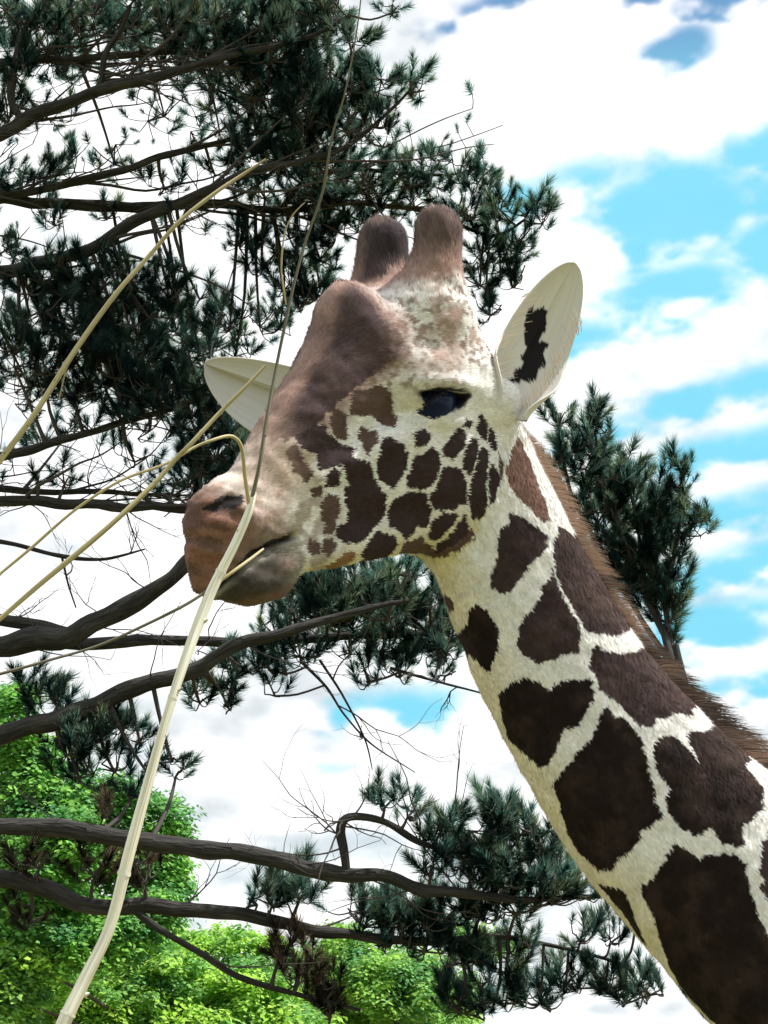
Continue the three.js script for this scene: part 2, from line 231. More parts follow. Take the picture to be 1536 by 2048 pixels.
// ---------------------------------------------------------------- meshing a shape given by a distance
function skin(f, lo, hi, cell) {                                     // surface nets over those blocks that the surface crosses
  const n = [0, 1, 2].map((k) => Math.ceil((hi[k] - lo[k]) / cell / 8) * 8), B = 8, S = B + 1, val = new Float32Array(S * S * S), ids = new Map(), pos = [], tri = [];
  const key = (i, j, k) => (i * (n[1] + 2) + j) * (n[2] + 2) + k, quads = [];
  for (let bi = 0; bi < n[0]; bi += B) for (let bj = 0; bj < n[1]; bj += B) for (let bk = 0; bk < n[2]; bk += B) {
    const d = f([lo[0] + (bi + 4) * cell, lo[1] + (bj + 4) * cell, lo[2] + (bk + 4) * cell]);
    if (Math.abs(d) > cell * 14) continue;
    for (let i = 0; i < S; i++) for (let j = 0; j < S; j++) for (let k = 0; k < S; k++) val[(i * S + j) * S + k] = f([lo[0] + (bi + i) * cell, lo[1] + (bj + j) * cell, lo[2] + (bk + k) * cell]);
    for (let i = 0; i < B; i++) for (let j = 0; j < B; j++) for (let k = 0; k < B; k++) {
      const v = []; let neg = 0;
      for (let c = 0; c < 8; c++) { const x = val[((i + (c & 1)) * S + j + ((c >> 1) & 1)) * S + k + (c >> 2)]; v.push(x); if (x < 0) neg++; }
      if (neg === 0 || neg === 8) continue;
      let sx = 0, sy = 0, sz = 0, m = 0;
      for (let a = 0; a < 8; a++) for (const b of [a | 1, a | 2, a | 4]) if (b !== a && (v[a] < 0) !== (v[b] < 0)) { const t = v[a] / (v[a] - v[b]); sx += mix(a & 1, b & 1, t); sy += mix((a >> 1) & 1, (b >> 1) & 1, t); sz += mix(a >> 2, b >> 2, t); m++; }
      const gi = bi + i, gj = bj + j, gk = bk + k;
      ids.set(key(gi, gj, gk), pos.length / 3);
      pos.push(lo[0] + (gi + sx / m) * cell, lo[1] + (gj + sy / m) * cell, lo[2] + (gk + sz / m) * cell);
      if ((v[0] < 0) !== (v[1] < 0)) quads.push([v[0] < 0, key(gi, gj, gk), key(gi, gj - 1, gk), key(gi, gj - 1, gk - 1), key(gi, gj, gk - 1)]);
      if ((v[0] < 0) !== (v[2] < 0)) quads.push([v[0] < 0, key(gi, gj, gk), key(gi, gj, gk - 1), key(gi - 1, gj, gk - 1), key(gi - 1, gj, gk)]);
      if ((v[0] < 0) !== (v[4] < 0)) quads.push([v[0] < 0, key(gi, gj, gk), key(gi - 1, gj, gk), key(gi - 1, gj - 1, gk), key(gi, gj - 1, gk)]);
    }
  }
  for (const [flip, ...q] of quads) {
    const [a, b, c, d] = q.map((x) => ids.get(x));
    if (a === undefined || b === undefined || c === undefined || d === undefined) continue;
    if (flip) tri.push(a, b, c, a, c, d); else tri.push(a, c, b, a, d, c);
  }
  return { pos: new Float32Array(pos), tri: new Uint32Array(tri) };
}
const geometryOf = (pos, tri, col) => { const g = new THREE.BufferGeometry(); g.setAttribute('position', new THREE.BufferAttribute(pos, 3)); g.setIndex(new THREE.BufferAttribute(tri, 1)); if (col) g.setAttribute('color', new THREE.BufferAttribute(col, 3)); g.computeVertexNormals(); return g; };

// ---------------------------------------------------------------- the coat
for (const p of PATCHES) {
  const q = p[2]; if (p[0] === 'neck') for (let i = 1; i < q.length; i += 2) q[i] = (q[i] + 360) % 360;
  let area = 0; for (let i = 0, j = q.length - 2; i < q.length; j = i, i += 2) area += q[j] * q[i + 1] - q[i] * q[j + 1];
  const grow = (p[0] === 'neck' ? 0.7 : p[1] === 'f' ? 0 : 4.0) * Math.sign(area), c = q.slice();     // the hair carries each patch a little past its skin
  for (let i = 0, n = q.length; i < n; i += 2) { const a = (i + n - 2) % n, b = (i + 2) % n, dx = c[b] - c[a], dy = c[b + 1] - c[a + 1], l = Math.hypot(dx, dy) || 1; q[i] += (dy / l) * grow; q[i + 1] -= (dx / l) * grow; }
  p.box = [0, 1].map((o) => { const v = q.filter((_, i) => i % 2 === o); return [Math.min(...v) - 6, Math.max(...v) + 6]; }); }
function insidePoly(q, x, y) { let r = false; for (let i = 0, j = q.length - 2; i < q.length; j = i, i += 2) if ((q[i + 1] > y) !== (q[j + 1] > y) && x < ((q[j] - q[i]) * (y - q[i + 1])) / (q[j + 1] - q[i + 1]) + q[i]) r = !r; return r; }
function patchAt(kind, x, y) { for (const p of PATCHES) if (p[0] === kind && x > p.box[0][0] && x < p.box[0][1] && y > p.box[1][0] && y < p.box[1][1] && insidePoly(p[2], x, y)) return p[1]; return null; }
const TONES = { d: [0.043, 0.027, 0.027], k: [0.016, 0.0095, 0.0085], b: [0.115, 0.072, 0.06], o: [0.26, 0.15, 0.075], r: [0.17, 0.095, 0.075], f: [0.075, 0.048, 0.046] };
const CREAM = [0.79, 0.765, 0.735];
const blend = (a, b, t) => [mix(a[0], b[0], t), mix(a[1], b[1], t), mix(a[2], b[2], t)];
function cells(x, y, z) {                                            // 3-d cells: [edge distance, a number for the cell]
  const i = Math.floor(x), j = Math.floor(y), k = Math.floor(z); let f1 = 9, f2 = 9, id = 0;
  for (let a = -1; a < 2; a++) for (let b = -1; b < 2; b++) for (let c = -1; c < 2; c++) { const d = Math.hypot(i + a + hash3(i + a, j + b, k + c) - x, j + b + hash3(i + a + 50, j + b, k + c) - y, k + c + hash3(i + a, j + b + 50, k + c) - z); if (d < f1) { f2 = f1; f1 = d; id = hash3(i + a, j + b, k + c + 50); } else if (d < f2) f2 = d; }
  return [f2 - f1, id];
}
function coat(p) {
  const w = [p[0] + 0.0035 * (noise(p[0] * 260, p[1] * 260, p[2] * 260) - 0.5) + 0.006 * (noise(p[0] * 90, p[1] * 90, p[2] * 90) - 0.5), p[1] + 0.0035 * (noise(p[0] * 260 + 9, p[1] * 260, p[2] * 260) - 0.5) + 0.006 * (noise(p[0] * 90 + 9, p[1] * 90, p[2] * 90) - 0.5), p[2]];
  const h = toHead(w), [x, y] = h, z = Math.abs(h[2]), onHead = headShape(x, y, h[2]), n = neckAt(p), fine = noise(p[0] * 420, p[1] * 420, p[2] * 420), mid = fbm(p[0] * 40, p[1] * 40, p[2] * 40, 3);
  let c = CREAM;
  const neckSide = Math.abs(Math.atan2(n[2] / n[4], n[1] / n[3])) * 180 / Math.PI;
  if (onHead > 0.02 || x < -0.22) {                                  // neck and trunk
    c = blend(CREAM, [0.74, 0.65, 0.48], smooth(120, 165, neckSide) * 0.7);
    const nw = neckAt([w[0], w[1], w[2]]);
    let tone = null;
    let ang = (Math.atan2(nw[2] / nw[4], nw[1] / nw[3]) * 180 / Math.PI + 360) % 360; const a = nw[0] * 1000;
    if (a > 170) ang = clamp(ang, 37, 323);                            // the top patches run up under the mane
    if (nw[0] < 0.86) tone = patchAt('neck', a, ang) || patchAt('neck', a, 360 - ang);
    if (nw[0] > 0.8 && !tone) { const [e] = cells(p[0] * 4.4, p[1] * 4.4, p[2] * 4.4); if (e > 0.075 + 0.02 * (fine - 0.5) && p[1] > 0.9 && nw[0] > 0.84) tone = 'k'; }
    if (tone) c = blend(TONES[tone], [0.10, 0.062, 0.052], (tone === 'k' || tone === 'd' ? 0.4 * smooth(75, 20, neckSide) + 0.5 * smooth(0.45, 0.8, fbm(p[0] * 13, p[1] * 13, p[2] * 13, 3)) * smooth(0.6, 0.2, nw[0]) + 0.22 * smooth(0.4, 0.75, mid) : 0));  // patches paler towards the mane and in blotches: highlight, hair sheen painted in
    if (neckSide < 13 && nw[0] < 0.9) c = blend(c, [0.2, 0.11, 0.08], 0.7);
  } else {
    const face = smooth(0.10, 0.06, z + 0.12 * smooth(0.0, -0.1, y - (0.1 - x * 0.5)));
    c = blend(CREAM, [0.68, 0.60, 0.40], smooth(-0.16, -0.21, y) * 0.8);
    // speckled brow and crown
    const speck = smooth(0.46, 0.62, noise(p[0] * 170, p[1] * 170, p[2] * 170) * 0.6 + mid * 0.4);
    c = blend(c, [0.22, 0.15, 0.12], speck * smooth(-0.012, 0.03, y) * 0.9);
    c = blend(c, [0.29, 0.225, 0.18], Math.exp(-(((x + 0.008) / 0.05) ** 2) - (((y - 0.032) / 0.024) ** 2)) * smooth(0.045, 0.075, z) * (0.55 + 0.6 * mid));  // brown above the eye: brow shading put into the colour, with mottling
    c = blend(c, [0.36, 0.29, 0.24], smooth(0.48, 0.62, noise(x * 75, y * 75, z * 75)) * smooth(0.17, 0.23, x) * smooth(0.02, -0.06, y) * 0.8);
    c = blend(c, [0.42, 0.29, 0.24], smooth(0.36, 0.58, fbm(x * 26 + 4, y * 26, h[2] * 26, 3)) * smooth(0.015, 0.06, y) * 0.75);
    // nose bridge and forehead
    const ridge = y - (0.135 - 0.60 * Math.max(0, x));               // height above a line that runs down the nose
    c = blend(c, [0.30, 0.185, 0.15], smooth(-0.075, -0.03, ridge) * smooth(-0.02, 0.05, x) * smooth(0.30, 0.18, x) * 0.85);
    c = blend(c, [0.50, 0.40, 0.32], smooth(0.19, 0.24, x) * smooth(0.33, 0.26, x) * smooth(-0.14, -0.05, y) * 0.8);
    let t = z > 0.012 || x < 0.3 ? patchAt('head', x * 1000, y * 1000) : null, soft = 0;
    if (x > -0.03 && x < 0.29 && y > -0.09) {                        // the forehead's brown runs out in mottled edges
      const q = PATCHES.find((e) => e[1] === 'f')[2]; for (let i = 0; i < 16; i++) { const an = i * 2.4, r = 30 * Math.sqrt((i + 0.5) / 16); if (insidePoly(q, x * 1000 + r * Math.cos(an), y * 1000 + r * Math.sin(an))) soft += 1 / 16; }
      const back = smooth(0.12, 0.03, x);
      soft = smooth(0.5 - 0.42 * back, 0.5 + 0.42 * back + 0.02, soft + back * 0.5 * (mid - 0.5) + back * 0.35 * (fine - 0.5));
      if (t === 'f') t = null;
    }
    if (onHead < 0.03 && soft > 0) { c = blend(c, blend([0.34, 0.215, 0.18], [0.048, 0.032, 0.036], Math.max(smooth(0.012, 0.034, z), smooth(0.16, 0.08, x) * smooth(0.15, 0.10, y)) * (0.75 + 0.25 * mid)), soft); }  // pale ridge, dark sides: grazing light and shade painted into the brown
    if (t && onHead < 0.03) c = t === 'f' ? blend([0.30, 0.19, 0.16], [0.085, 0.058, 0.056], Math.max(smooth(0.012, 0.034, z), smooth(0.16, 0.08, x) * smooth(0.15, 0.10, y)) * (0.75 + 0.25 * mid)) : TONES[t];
    c = blend(c, [0.82, 0.74, 0.68], smooth(0.035, 0.0, Math.hypot((x + 0.012) * 0.8, y - 0.14)) * smooth(0.3, 0.55, mid) * 0.9);  // near-white patch between the horns: strong sunlight painted into the colour
    // muzzle, lips
    const mz = smooth(0.29, 0.35, x - 0.8 * Math.max(0, y + 0.105) + 0.03 * (mid - 0.5)), crease = smooth(0.45, 0.65, noise((x + y * 0.6) * 25, (y * 0.9 - x * 0.55) * 110, z * 30));
    c = blend(c, [0.42, 0.29, 0.225], smooth(0.24, 0.30, x + 0.25 * (y + 0.12)) * 0.6);
    c = blend(c, [0.205, 0.098, 0.068], mz * 0.95);
    c = blend(c, [0.10, 0.058, 0.047], Math.max(mz, smooth(0.27, 0.31, x) * smooth(-0.08, -0.11, y) * 0.7) * crease * 0.8);
    c = blend(c, [0.19, 0.14, 0.11], smooth(0.255, 0.29, x) * smooth(-0.105, -0.135, y) * smooth(0.40, 0.35, x) * 0.7);      // grey-brown lip above the mouth
    const m1 = clamp((x - 0.262) / 0.15), my = -0.145 - 0.045 * m1 + 0.014 * Math.sin(m1 * 3.1), lip = smooth(0.001, -0.003, y - my) * smooth(0.25, 0.27, x);
    c = blend(c, blend([0.30, 0.28, 0.225], [0.062, 0.052, 0.042], smooth(-0.004, -0.016, y - my + 0.006 * (mid - 0.5)) * smooth(0.262, 0.31, x + 0.02 * (mid - 0.5))), lip);
    c = blend(c, [0.024, 0.02, 0.018], lip * Math.exp(-(((x - 0.362) / 0.028) ** 2) - (((y + 0.172) / 0.013) ** 2)) * 0.85);
    c = blend(c, [0.20, 0.12, 0.095], lip * Math.exp(-(((x - 0.285) / 0.016) ** 2) - (((y + 0.178) / 0.011) ** 2)) * 0.7);
    c = blend(c, [0.17, 0.10, 0.08], lip * smooth(-0.196, -0.212, y) * 0.8);  // paler bottom edge of the chin: a backlit rim put into the colour
    c = blend(c, [0.022, 0.016, 0.014], smooth(0.006, 0.003, Math.abs(y - my - 0.002)) * smooth(0.255, 0.27, x) * 0.85);
    if (Math.hypot((x - 0.361) * 0.33, y + 0.074) < 0.0085 && z > 0.012) c = [0.02, 0.016, 0.016];
    // horns
    const hy = y - 0.135; if (x < 0 && hy > 0) { c = blend(c, [0.29, 0.17, 0.135], smooth(0, 0.03, hy) * 0.9); c = blend(c, blend([0.075, 0.05, 0.048], [0.17, 0.12, 0.105], noise(x * 160, 3, z * 160)), smooth(0.03, 0.07, hy + 0.03 * (mid - 0.5)) * 0.9); if (h[2] > 0.02) c = blend(c, [0.035, 0.026, 0.032], smooth(0.07, 0.045, h[2]) * smooth(0.015, 0.04, hy) * smooth(0.125, 0.10, hy) * 0.85); }  // far horn's inner side darkened: near horn's shadow painted in, partly dark hair
    // lids
    if (z > 0.05) { const l = lidAt(x, y)[0]; if (l < 0.012) c = blend(c, [0.02, 0.017, 0.02], smooth(0.0055, 0.001, l)); }
  }
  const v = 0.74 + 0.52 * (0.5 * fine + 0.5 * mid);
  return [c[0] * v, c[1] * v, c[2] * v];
}
const paint = (pos) => { const col = new Float32Array(pos.length); for (let i = 0; i < pos.length; i += 3) { const c = coat([pos[i], pos[i + 1], pos[i + 2]]); col.set(c, i); } return col; };

// ---------------------------------------------------------------- the giraffe
const giraffe = new THREE.Group(); giraffe.name = 'giraffe'; scene.add(giraffe);
giraffe.userData = { label: 'tall brown patched giraffe with cream lines turning its head to chew a bare twig', category: 'giraffe' };
const furMat = new THREE.MeshPhysicalMaterial({ vertexColors: true, roughness: 0.85, sheen: 0.12, sheenRoughness: 0.5, sheenColor: new THREE.Color(0.9, 0.85, 0.8), specularIntensity: 0.3 });
furMat.name = 'coat';
const trunkShape = (p) => {
  const [x, y, z] = [p[0], p[1], p[2] + 2.3], az = Math.abs(z);
  let d = ell(x, y, z, 1.75, 2.25, 0, 0.92, 0.5, 0.36, -0.16);
  d = smin(d, ell(x, y, z, 1.22, 2.25, 0, 0.42, 0.55, 0.33), 0.2);
  d = smin(d, neckShape(p), 0.2);
  const leg = (a, b, ra, rb) => cone(x, y, az, a[0], a[1], a[2], b[0], b[1], b[2], ra, rb);
  d = smin(d, leg([1.2, 2.0, 0.2], [1.18, 1.05, 0.17], 0.17, 0.085), 0.12); d = smin(d, leg([1.18, 1.05, 0.17], [1.2, 0.18, 0.16], 0.075, 0.05), 0.04);
  d = smin(d, leg([1.2, 0.16, 0.16], [1.15, 0.05, 0.16], 0.06, 0.075), 0.03);
  d = smin(d, leg([2.3, 2.0, 0.2], [2.25, 1.35, 0.18], 0.26, 0.11), 0.12); d = smin(d, leg([2.25, 1.35, 0.18], [2.45, 0.95, 0.17], 0.1, 0.07), 0.05);
  d = smin(d, leg([2.45, 0.95, 0.17], [2.4, 0.18, 0.16], 0.065, 0.05), 0.04); d = smin(d, leg([2.4, 0.16, 0.16], [2.34, 0.05, 0.16], 0.06, 0.075), 0.03);
  d = smin(d, cone(x, y, z, 2.62, 2.25, 0, 2.78, 1.5, 0, 0.04, 0.022), 0.06);
  d = smin(d, cone(x, y, z, 2.78, 1.5, 0, 2.8, 1.2, 0, 0.035, 0.015), 0.03);
  return Math.max(d, 0.02 - p[1]);
};
// ears: leaf-shaped cups, in the head frame; a row runs from one edge round the back to the other
const EAR_DARK = [70, -1, 56, 17, 52, 12, 52, 44, 46, 33, 39, 48, 27, 27, 16, -20, 33, 0, 44, -17, 59, -62, 65, -70]; // the near ear's shadowed hollow, painted in as dark hair: percent of its length, of its half-width
function ear(base, tip, open, half, dark, lop) {
  const B = V(...base), T = V(...tip), ax = T.clone().sub(B), L = ax.length(); ax.normalize();
  const nrm = V(...open).addScaledVector(ax, -V(...open).dot(ax)).normalize(), side = ax.clone().cross(nrm), NT = 64, NS = 44, pos = [], tri = [], col = [];
  for (const face of [0, 1]) for (let i = 0; i <= NT; i++) for (let j = 0; j <= NS; j++) {
    const t = i / NT, s = (j / NS) * 2 - 1, w = half * (0.56 + 0.44 * smooth(0, 0.34, t)) * Math.pow(Math.max(0, 1 - Math.pow(t, 3.2)), 0.62) * (s < 0 ? lop[0] : lop[1]);
    const roll = 1.5 * (1 - smooth(0, 0.5, t)) + 0.85 + 0.25 * (s < 0 ? 1 : 0) * (1 - t), phi = s * roll, r = w / Math.max(0.35, Math.sin(Math.min(roll, 1.57)));
    const thick = (face ? -1 : 0) * 0.006 * Math.sqrt(Math.max(0, 1 - s * s)) * (1 - 0.6 * t);
    const q = B.clone().addScaledVector(ax, L * t).addScaledVector(side, Math.sin(phi) * (r + (face ? 0.003 : 0))).addScaledVector(nrm, (1 - Math.cos(phi)) * r * 0.8 - r * 0.35 + thick - 0.02 * Math.sin(t * 2.6));
    const g = fromHead(q.x, q.y, q.z); pos.push(...g);
    let c = face ? [0.64, 0.60, 0.53] : [0.66, 0.64, 0.60];
    if (!face) {
      const str = noise(s * 16, t * 5, 3 + dark);
      c = blend(c, [0.5, 0.45, 0.37], smooth(0.4, 0.75, str) * 0.22);
      if (dark && insidePoly(EAR_DARK, t * 100 + 5 * (noise(t * 30, s * 9, 7) - 0.5), s * 100 + 14 * (noise(t * 34, s * 5, 3) - 0.5))) c = [0.013, 0.011, 0.013];
    }
    col.push(...c);
  }
  const M = (NT + 1) * (NS + 1);
  for (const face of [0, 1]) for (let i = 0; i < NT; i++) for (let j = 0; j < NS; j++) { const a = face * M + i * (NS + 1) + j, b = a + 1, c = a + NS + 1, d = c + 1; if (face) tri.push(a, b, c, b, d, c); else tri.push(a, c, b, b, c, d); }
  for (let i = 0; i < NT; i++) for (const j of [0, NS]) { const a = i * (NS + 1) + j, b = a + NS + 1; if (j) tri.push(a, b, a + M, b, b + M, a + M); else tri.push(a, a + M, b, b, a + M, b + M); }
  return geometryOf(new Float32Array(pos), new Uint32Array(tri), new Float32Array(col));
}
const fineSkin = skin(bodyShape, [-0.36, 2.86, -2.5], [0.95, 4.28, -1.5], 0.0036);
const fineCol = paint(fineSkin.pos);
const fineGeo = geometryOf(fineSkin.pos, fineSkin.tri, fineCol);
{
  const coarse = skin((p) => Math.max(trunkShape(p), 0.72 - neckAt(p)[0]), [0.3, 0, -3], [3.1, 3.3, -1.7], 0.022);
  const geo = mergeGeometries([fineGeo, geometryOf(coarse.pos, coarse.tri, paint(coarse.pos)),
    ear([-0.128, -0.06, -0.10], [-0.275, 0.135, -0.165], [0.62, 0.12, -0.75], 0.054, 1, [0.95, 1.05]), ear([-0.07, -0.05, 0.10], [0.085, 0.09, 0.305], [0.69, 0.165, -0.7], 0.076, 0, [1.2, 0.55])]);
  const body = new THREE.Mesh(geo, furMat); body.name = 'body'; giraffe.add(body);
}
{ // short hair over head and neck: one small blade each, lying back along the coat
  const R = rng(5), P = fineSkin.pos, T = fineSkin.tri, N = fineGeo.attributes.normal.array, pos = [], nor = [], col = [];
  for (let t = 0; t < T.length; t += 3) {
    const a = T[t] * 3, b = T[t + 1] * 3, c = T[t + 2] * 3;
    const ar = V(P[b] - P[a], P[b + 1] - P[a + 1], P[b + 2] - P[a + 2]).cross(V(P[c] - P[a], P[c + 1] - P[a + 1], P[c + 2] - P[a + 2])).length() / 2;
    let m = ar * 110000; m = Math.floor(m) + (R() < m % 1 ? 1 : 0);
    for (let k = 0; k < m; k++) {
      let u = R(), v = R(); if (u + v > 1) { u = 1 - u; v = 1 - v; }
      const q = [0, 1, 2].map((i) => P[a + i] + u * (P[b + i] - P[a + i]) + v * (P[c + i] - P[a + i])), n = V(N[a], N[a + 1], N[a + 2]).normalize(), h = toHead(q);
      const head = headShape(h[0], h[1], h[2]) < 0.01, eyeNear = Math.abs(h[2]) > 0.05 && lidAt(h[0], h[1])[0] < 0.004;
      if (eyeNear) continue;
      const bare = head && (h[0] > 0.3), up = head && h[1] > 0.12;
      const flow = head ? V(-HEAD.x[0], -HEAD.x[1] - 0.3, -HEAD.x[2]) : V(0.56, -0.83, 0.05); if (up) flow.set(HEAD.y[0], HEAD.y[1], HEAD.y[2]);
      flow.addScaledVector(n, -flow.dot(n)).normalize().addScaledVector(n, 0.42).add(V(R() - 0.5, R() - 0.5, R() - 0.5).multiplyScalar(0.5)).normalize();
      const len = (bare ? 0.003 : head ? (h[1] > 0.17 ? 0.009 : 0.0055) : 0.0065) * (0.7 + 0.6 * R()), wd = 0.0007 + 0.0004 * R(), s = flow.clone().cross(n).normalize();
      const cc = coat(q), g = 0.8 + 0.4 * R();
      for (const [x, y] of [[-wd, 0], [wd, 0], [0, len]]) { pos.push(q[0] + s.x * x + flow.x * y, q[1] + s.y * x + flow.y * y, q[2] + s.z * x + flow.z * y); nor.push(n.x, n.y, n.z); col.push(cc[0] * g, cc[1] * g, cc[2] * g); }
    }
  }
  const g = new THREE.BufferGeometry(); g.setAttribute('position', new THREE.Float32BufferAttribute(pos, 3)); g.setAttribute('normal', new THREE.Float32BufferAttribute(nor, 3)); g.setAttribute('color', new THREE.Float32BufferAttribute(col, 3));
  const fur = new THREE.Mesh(g, furMat); fur.name = 'fur'; fur.userData.kind = 'stuff'; giraffe.add(fur);
}
const strands = (list, mat, name, parent) => {                       // tapered flat hairs: [root, direction, bend, length, width, colour]
  const pos = [], nor = [], col = [], tri = [];
  for (const [o, d, bend, len, wd, c] of list) {
    const s = d.clone().cross(V(0.2, -0.3, 0.93)).normalize(), n = s.clone().cross(d).normalize(), at = pos.length / 3, K = 3;
    for (let k = 0; k <= K; k++) { const t = k / K, q = o.clone().addScaledVector(d, len * t).addScaledVector(bend, len * t * t), w = wd * (1 - t * 0.85); for (const e of [-1, 1]) { pos.push(q.x + s.x * w * e, q.y + s.y * w * e, q.z + s.z * w * e); nor.push(n.x, n.y, n.z); col.push(c[0], c[1], c[2]); } if (k < K) tri.push(at + 2 * k, at + 2 * k + 1, at + 2 * k + 2, at + 2 * k + 1, at + 2 * k + 3, at + 2 * k + 2); }
  }
  const g = new THREE.BufferGeometry(); g.setAttribute('position', new THREE.Float32BufferAttribute(pos, 3)); g.setAttribute('normal', new THREE.Float32BufferAttribute(nor, 3)); g.setAttribute('color', new THREE.Float32BufferAttribute(col, 3)); g.setIndex(tri);
  const m = new THREE.Mesh(g, mat); m.name = name; parent.add(m); return m;
};
const hairMat = new THREE.MeshStandardMaterial({ vertexColors: true, roughness: 0.7, side: THREE.DoubleSide }); hairMat.name = 'mane hair';
{ // the mane stands along the back of the neck
  const R = rng(8), list = [];
  for (let i = 0; i < 7500; i++) {
    const a = Math.pow(R(), 0.9) * 1.1, k = NA.findIndex((v, j) => j + 1 < NA.length && NA[j + 1] > a), t = (a - NA[k]) / (NA[k + 1] - NA[k]), A = NECK[k], B = NECK[k + 1];
    const ax = V(B[0] - A[0], B[1] - A[1], B[2] - A[2]).normalize(), D = V(...NB), Ln = V(...NL), side = (R() - 0.5) * 0.032, rb = mix(A[3], B[3], t) - 0.004;
    const o = V(mix(A[0], B[0], t), mix(A[1], B[1], t), mix(A[2], B[2], t)).addScaledVector(D, rb).addScaledVector(Ln, side);
    const clump = noise(a * 70, side * 60, 4), len = (0.030 + 0.036 * smooth(0.35, 0.7, a)) * (0.5 + 0.75 * R()) * smooth(-0.02, 0.08, a);
    const d = D.clone().multiplyScalar(0.85).addScaledVector(ax, 0.42 + 0.4 * (clump - 0.5) + 0.2 * (R() - 0.5)).addScaledVector(Ln, (side * 8) + 0.3 * (noise(a * 40, 2, 9) - 0.5)).normalize();
    const red = [0.46, 0.30, 0.235], dk = [0.085, 0.06, 0.056], c = blend(red, dk, clamp(smooth(0.2, 0.45, a) * 0.75 + 0.7 * (R() - 0.5) + 1.1 * (noise(a * 38, 3, 8) - 0.5)));
    list.push([o, d, ax.clone().multiplyScalar(0.3), len, 0.0005 + 0.0005 * R(), c]);
  }
  strands(list, hairMat, 'mane', giraffe);
}
{ // pale hair inside the ears, rooted along the rims
  const R = rng(17), list = [];
  for (const [B, T, half] of [[[-0.128, -0.06, -0.10], [-0.275, 0.135, -0.165], 0.054]]) for (let i = 0; i < 150; i++) {
    const o = V(...B), ax = V(...T).sub(o), L = ax.length(); ax.normalize(); const open = V(0.62, 0.12, -0.75), n = open.addScaledVector(ax, -open.dot(ax)).normalize(), s = ax.clone().cross(n), t = 0.06 + 0.62 * R(), e = R() < 0.5 ? -1 : 1;
    const q = o.addScaledVector(ax, L * t).addScaledVector(s, e * half * (0.74 + 0.22 * R()) * (0.6 + 0.4 * smooth(0, 0.4, t))).addScaledVector(n, -0.004 + 0.012 * R()), d = ax.clone().multiplyScalar(0.8).addScaledVector(s, -e * (0.35 + 0.4 * R())).addScaledVector(n, 0.25 * R()).normalize();
    const w = (v) => V(HEAD.x[0] * v.x + HEAD.y[0] * v.y + HEAD.z[0] * v.z, HEAD.x[1] * v.x + HEAD.y[1] * v.y + HEAD.z[1] * v.z, HEAD.x[2] * v.x + HEAD.y[2] * v.y + HEAD.z[2] * v.z), g = 0.75 + 0.35 * R();
    list.push([V(...fromHead(q.x, q.y, q.z)), w(d), w(s).multiplyScalar(-0.3 * e), 0.014 + 0.014 * R(), 0.0008, [0.72 * g, 0.61 * g, 0.52 * g]]);
  }
  strands(list, hairMat, 'ear_hair', giraffe);
}
const eyeMat = new THREE.MeshPhysicalMaterial({ color: new THREE.Color(0.007, 0.013, 0.045), roughness: 0.1, specularIntensity: 0.1, clearcoat: 0.09, clearcoatRoughness: 0.05 }); eyeMat.name = 'wet dark eye';
const lashMat = new THREE.MeshStandardMaterial({ color: new THREE.Color(0.012, 0.01, 0.01), vertexColors: true, roughness: 0.6, side: THREE.DoubleSide }); lashMat.name = 'lash';
for (const s of [-1, 1]) {
  const e = new THREE.Mesh(new THREE.SphereGeometry(EYE[3], 40, 28), eyeMat); e.name = 'eye'; e.position.set(...fromHead(EYE[0], EYE[1] - 0.004, s * (EYE[2] - 0.013))); e.quaternion.setFromRotationMatrix(new THREE.Matrix4().makeBasis(V(...HEAD.x), V(...HEAD.y), V(...HEAD.z))); e.scale.set(1.5, 1.1, 1); giraffe.add(e);
  const R = rng(31 + s), list = [];
  for (let i = 0; i < 170; i++) {
    const t = R() * 2 - 1, o = V(...fromHead(EYE[0] + t * 0.043, EYE[1] + 0.019 - 0.012 * t * t - t * 0.006, s * (0.103 - 0.01 * t * t + (t < 0 ? -0.004 : 0))));
    const out = V(...HEAD.z).multiplyScalar(s), d = out.clone().multiplyScalar(0.8).addScaledVector(V(...HEAD.y), -0.42 + 0.2 * R()).addScaledVector(V(...HEAD.x), 0.25 * t + 0.2).normalize();
    list.push([o, d, V(...HEAD.y).multiplyScalar(0.25), 0.020 + 0.012 * R(), 0.0007, [1, 1, 1]]);
  }
  strands(list, lashMat, 'eyelashes', giraffe);
}
giraffe.position.set(1.75, 0, -2.3); giraffe.children.forEach((c) => c.position.sub(giraffe.position));    // its base is on the ground under the trunk
// ---------------------------------------------------------------- ground
{
  const g = new THREE.PlaneGeometry(900, 900, 120, 120); g.rotateX(-Math.PI / 2);
  const p = g.attributes.position; for (let i = 0; i < p.count; i++) { const x = p.getX(i), z = p.getZ(i), r = Math.hypot(x, z); p.setY(i, r < 18 ? 0 : (fbm(x * 0.02 + 5, 1, z * 0.02, 3) - 0.5) * 2 * smooth(18, 90, r)); }
  g.computeVertexNormals();
  const n = 256, d = new Uint8Array(n * n * 4); for (let j = 0; j < n; j++) for (let i = 0; i < n; i++) { const t = fbm(i * 0.06, j * 0.06, 2, 4), s = noise(i * 0.5, j * 0.5, 5), o = (j * n + i) * 4; d[o] = mix(84, 122, t) * (0.8 + 0.4 * s); d[o + 1] = mix(92, 112, t) * (0.8 + 0.4 * s); d[o + 2] = mix(44, 70, t) * (0.8 + 0.4 * s); d[o + 3] = 255; }
  const t = new THREE.DataTexture(d, n, n); t.wrapS = t.wrapT = THREE.RepeatWrapping; t.magFilter = THREE.LinearFilter; t.colorSpace = THREE.SRGBColorSpace; t.repeat.set(150, 150); t.needsUpdate = true;
  const m = new THREE.Mesh(g, new THREE.MeshStandardMaterial({ map: t, roughness: 1 })); m.name = 'ground'; m.userData.kind = 'structure'; scene.add(m);
}
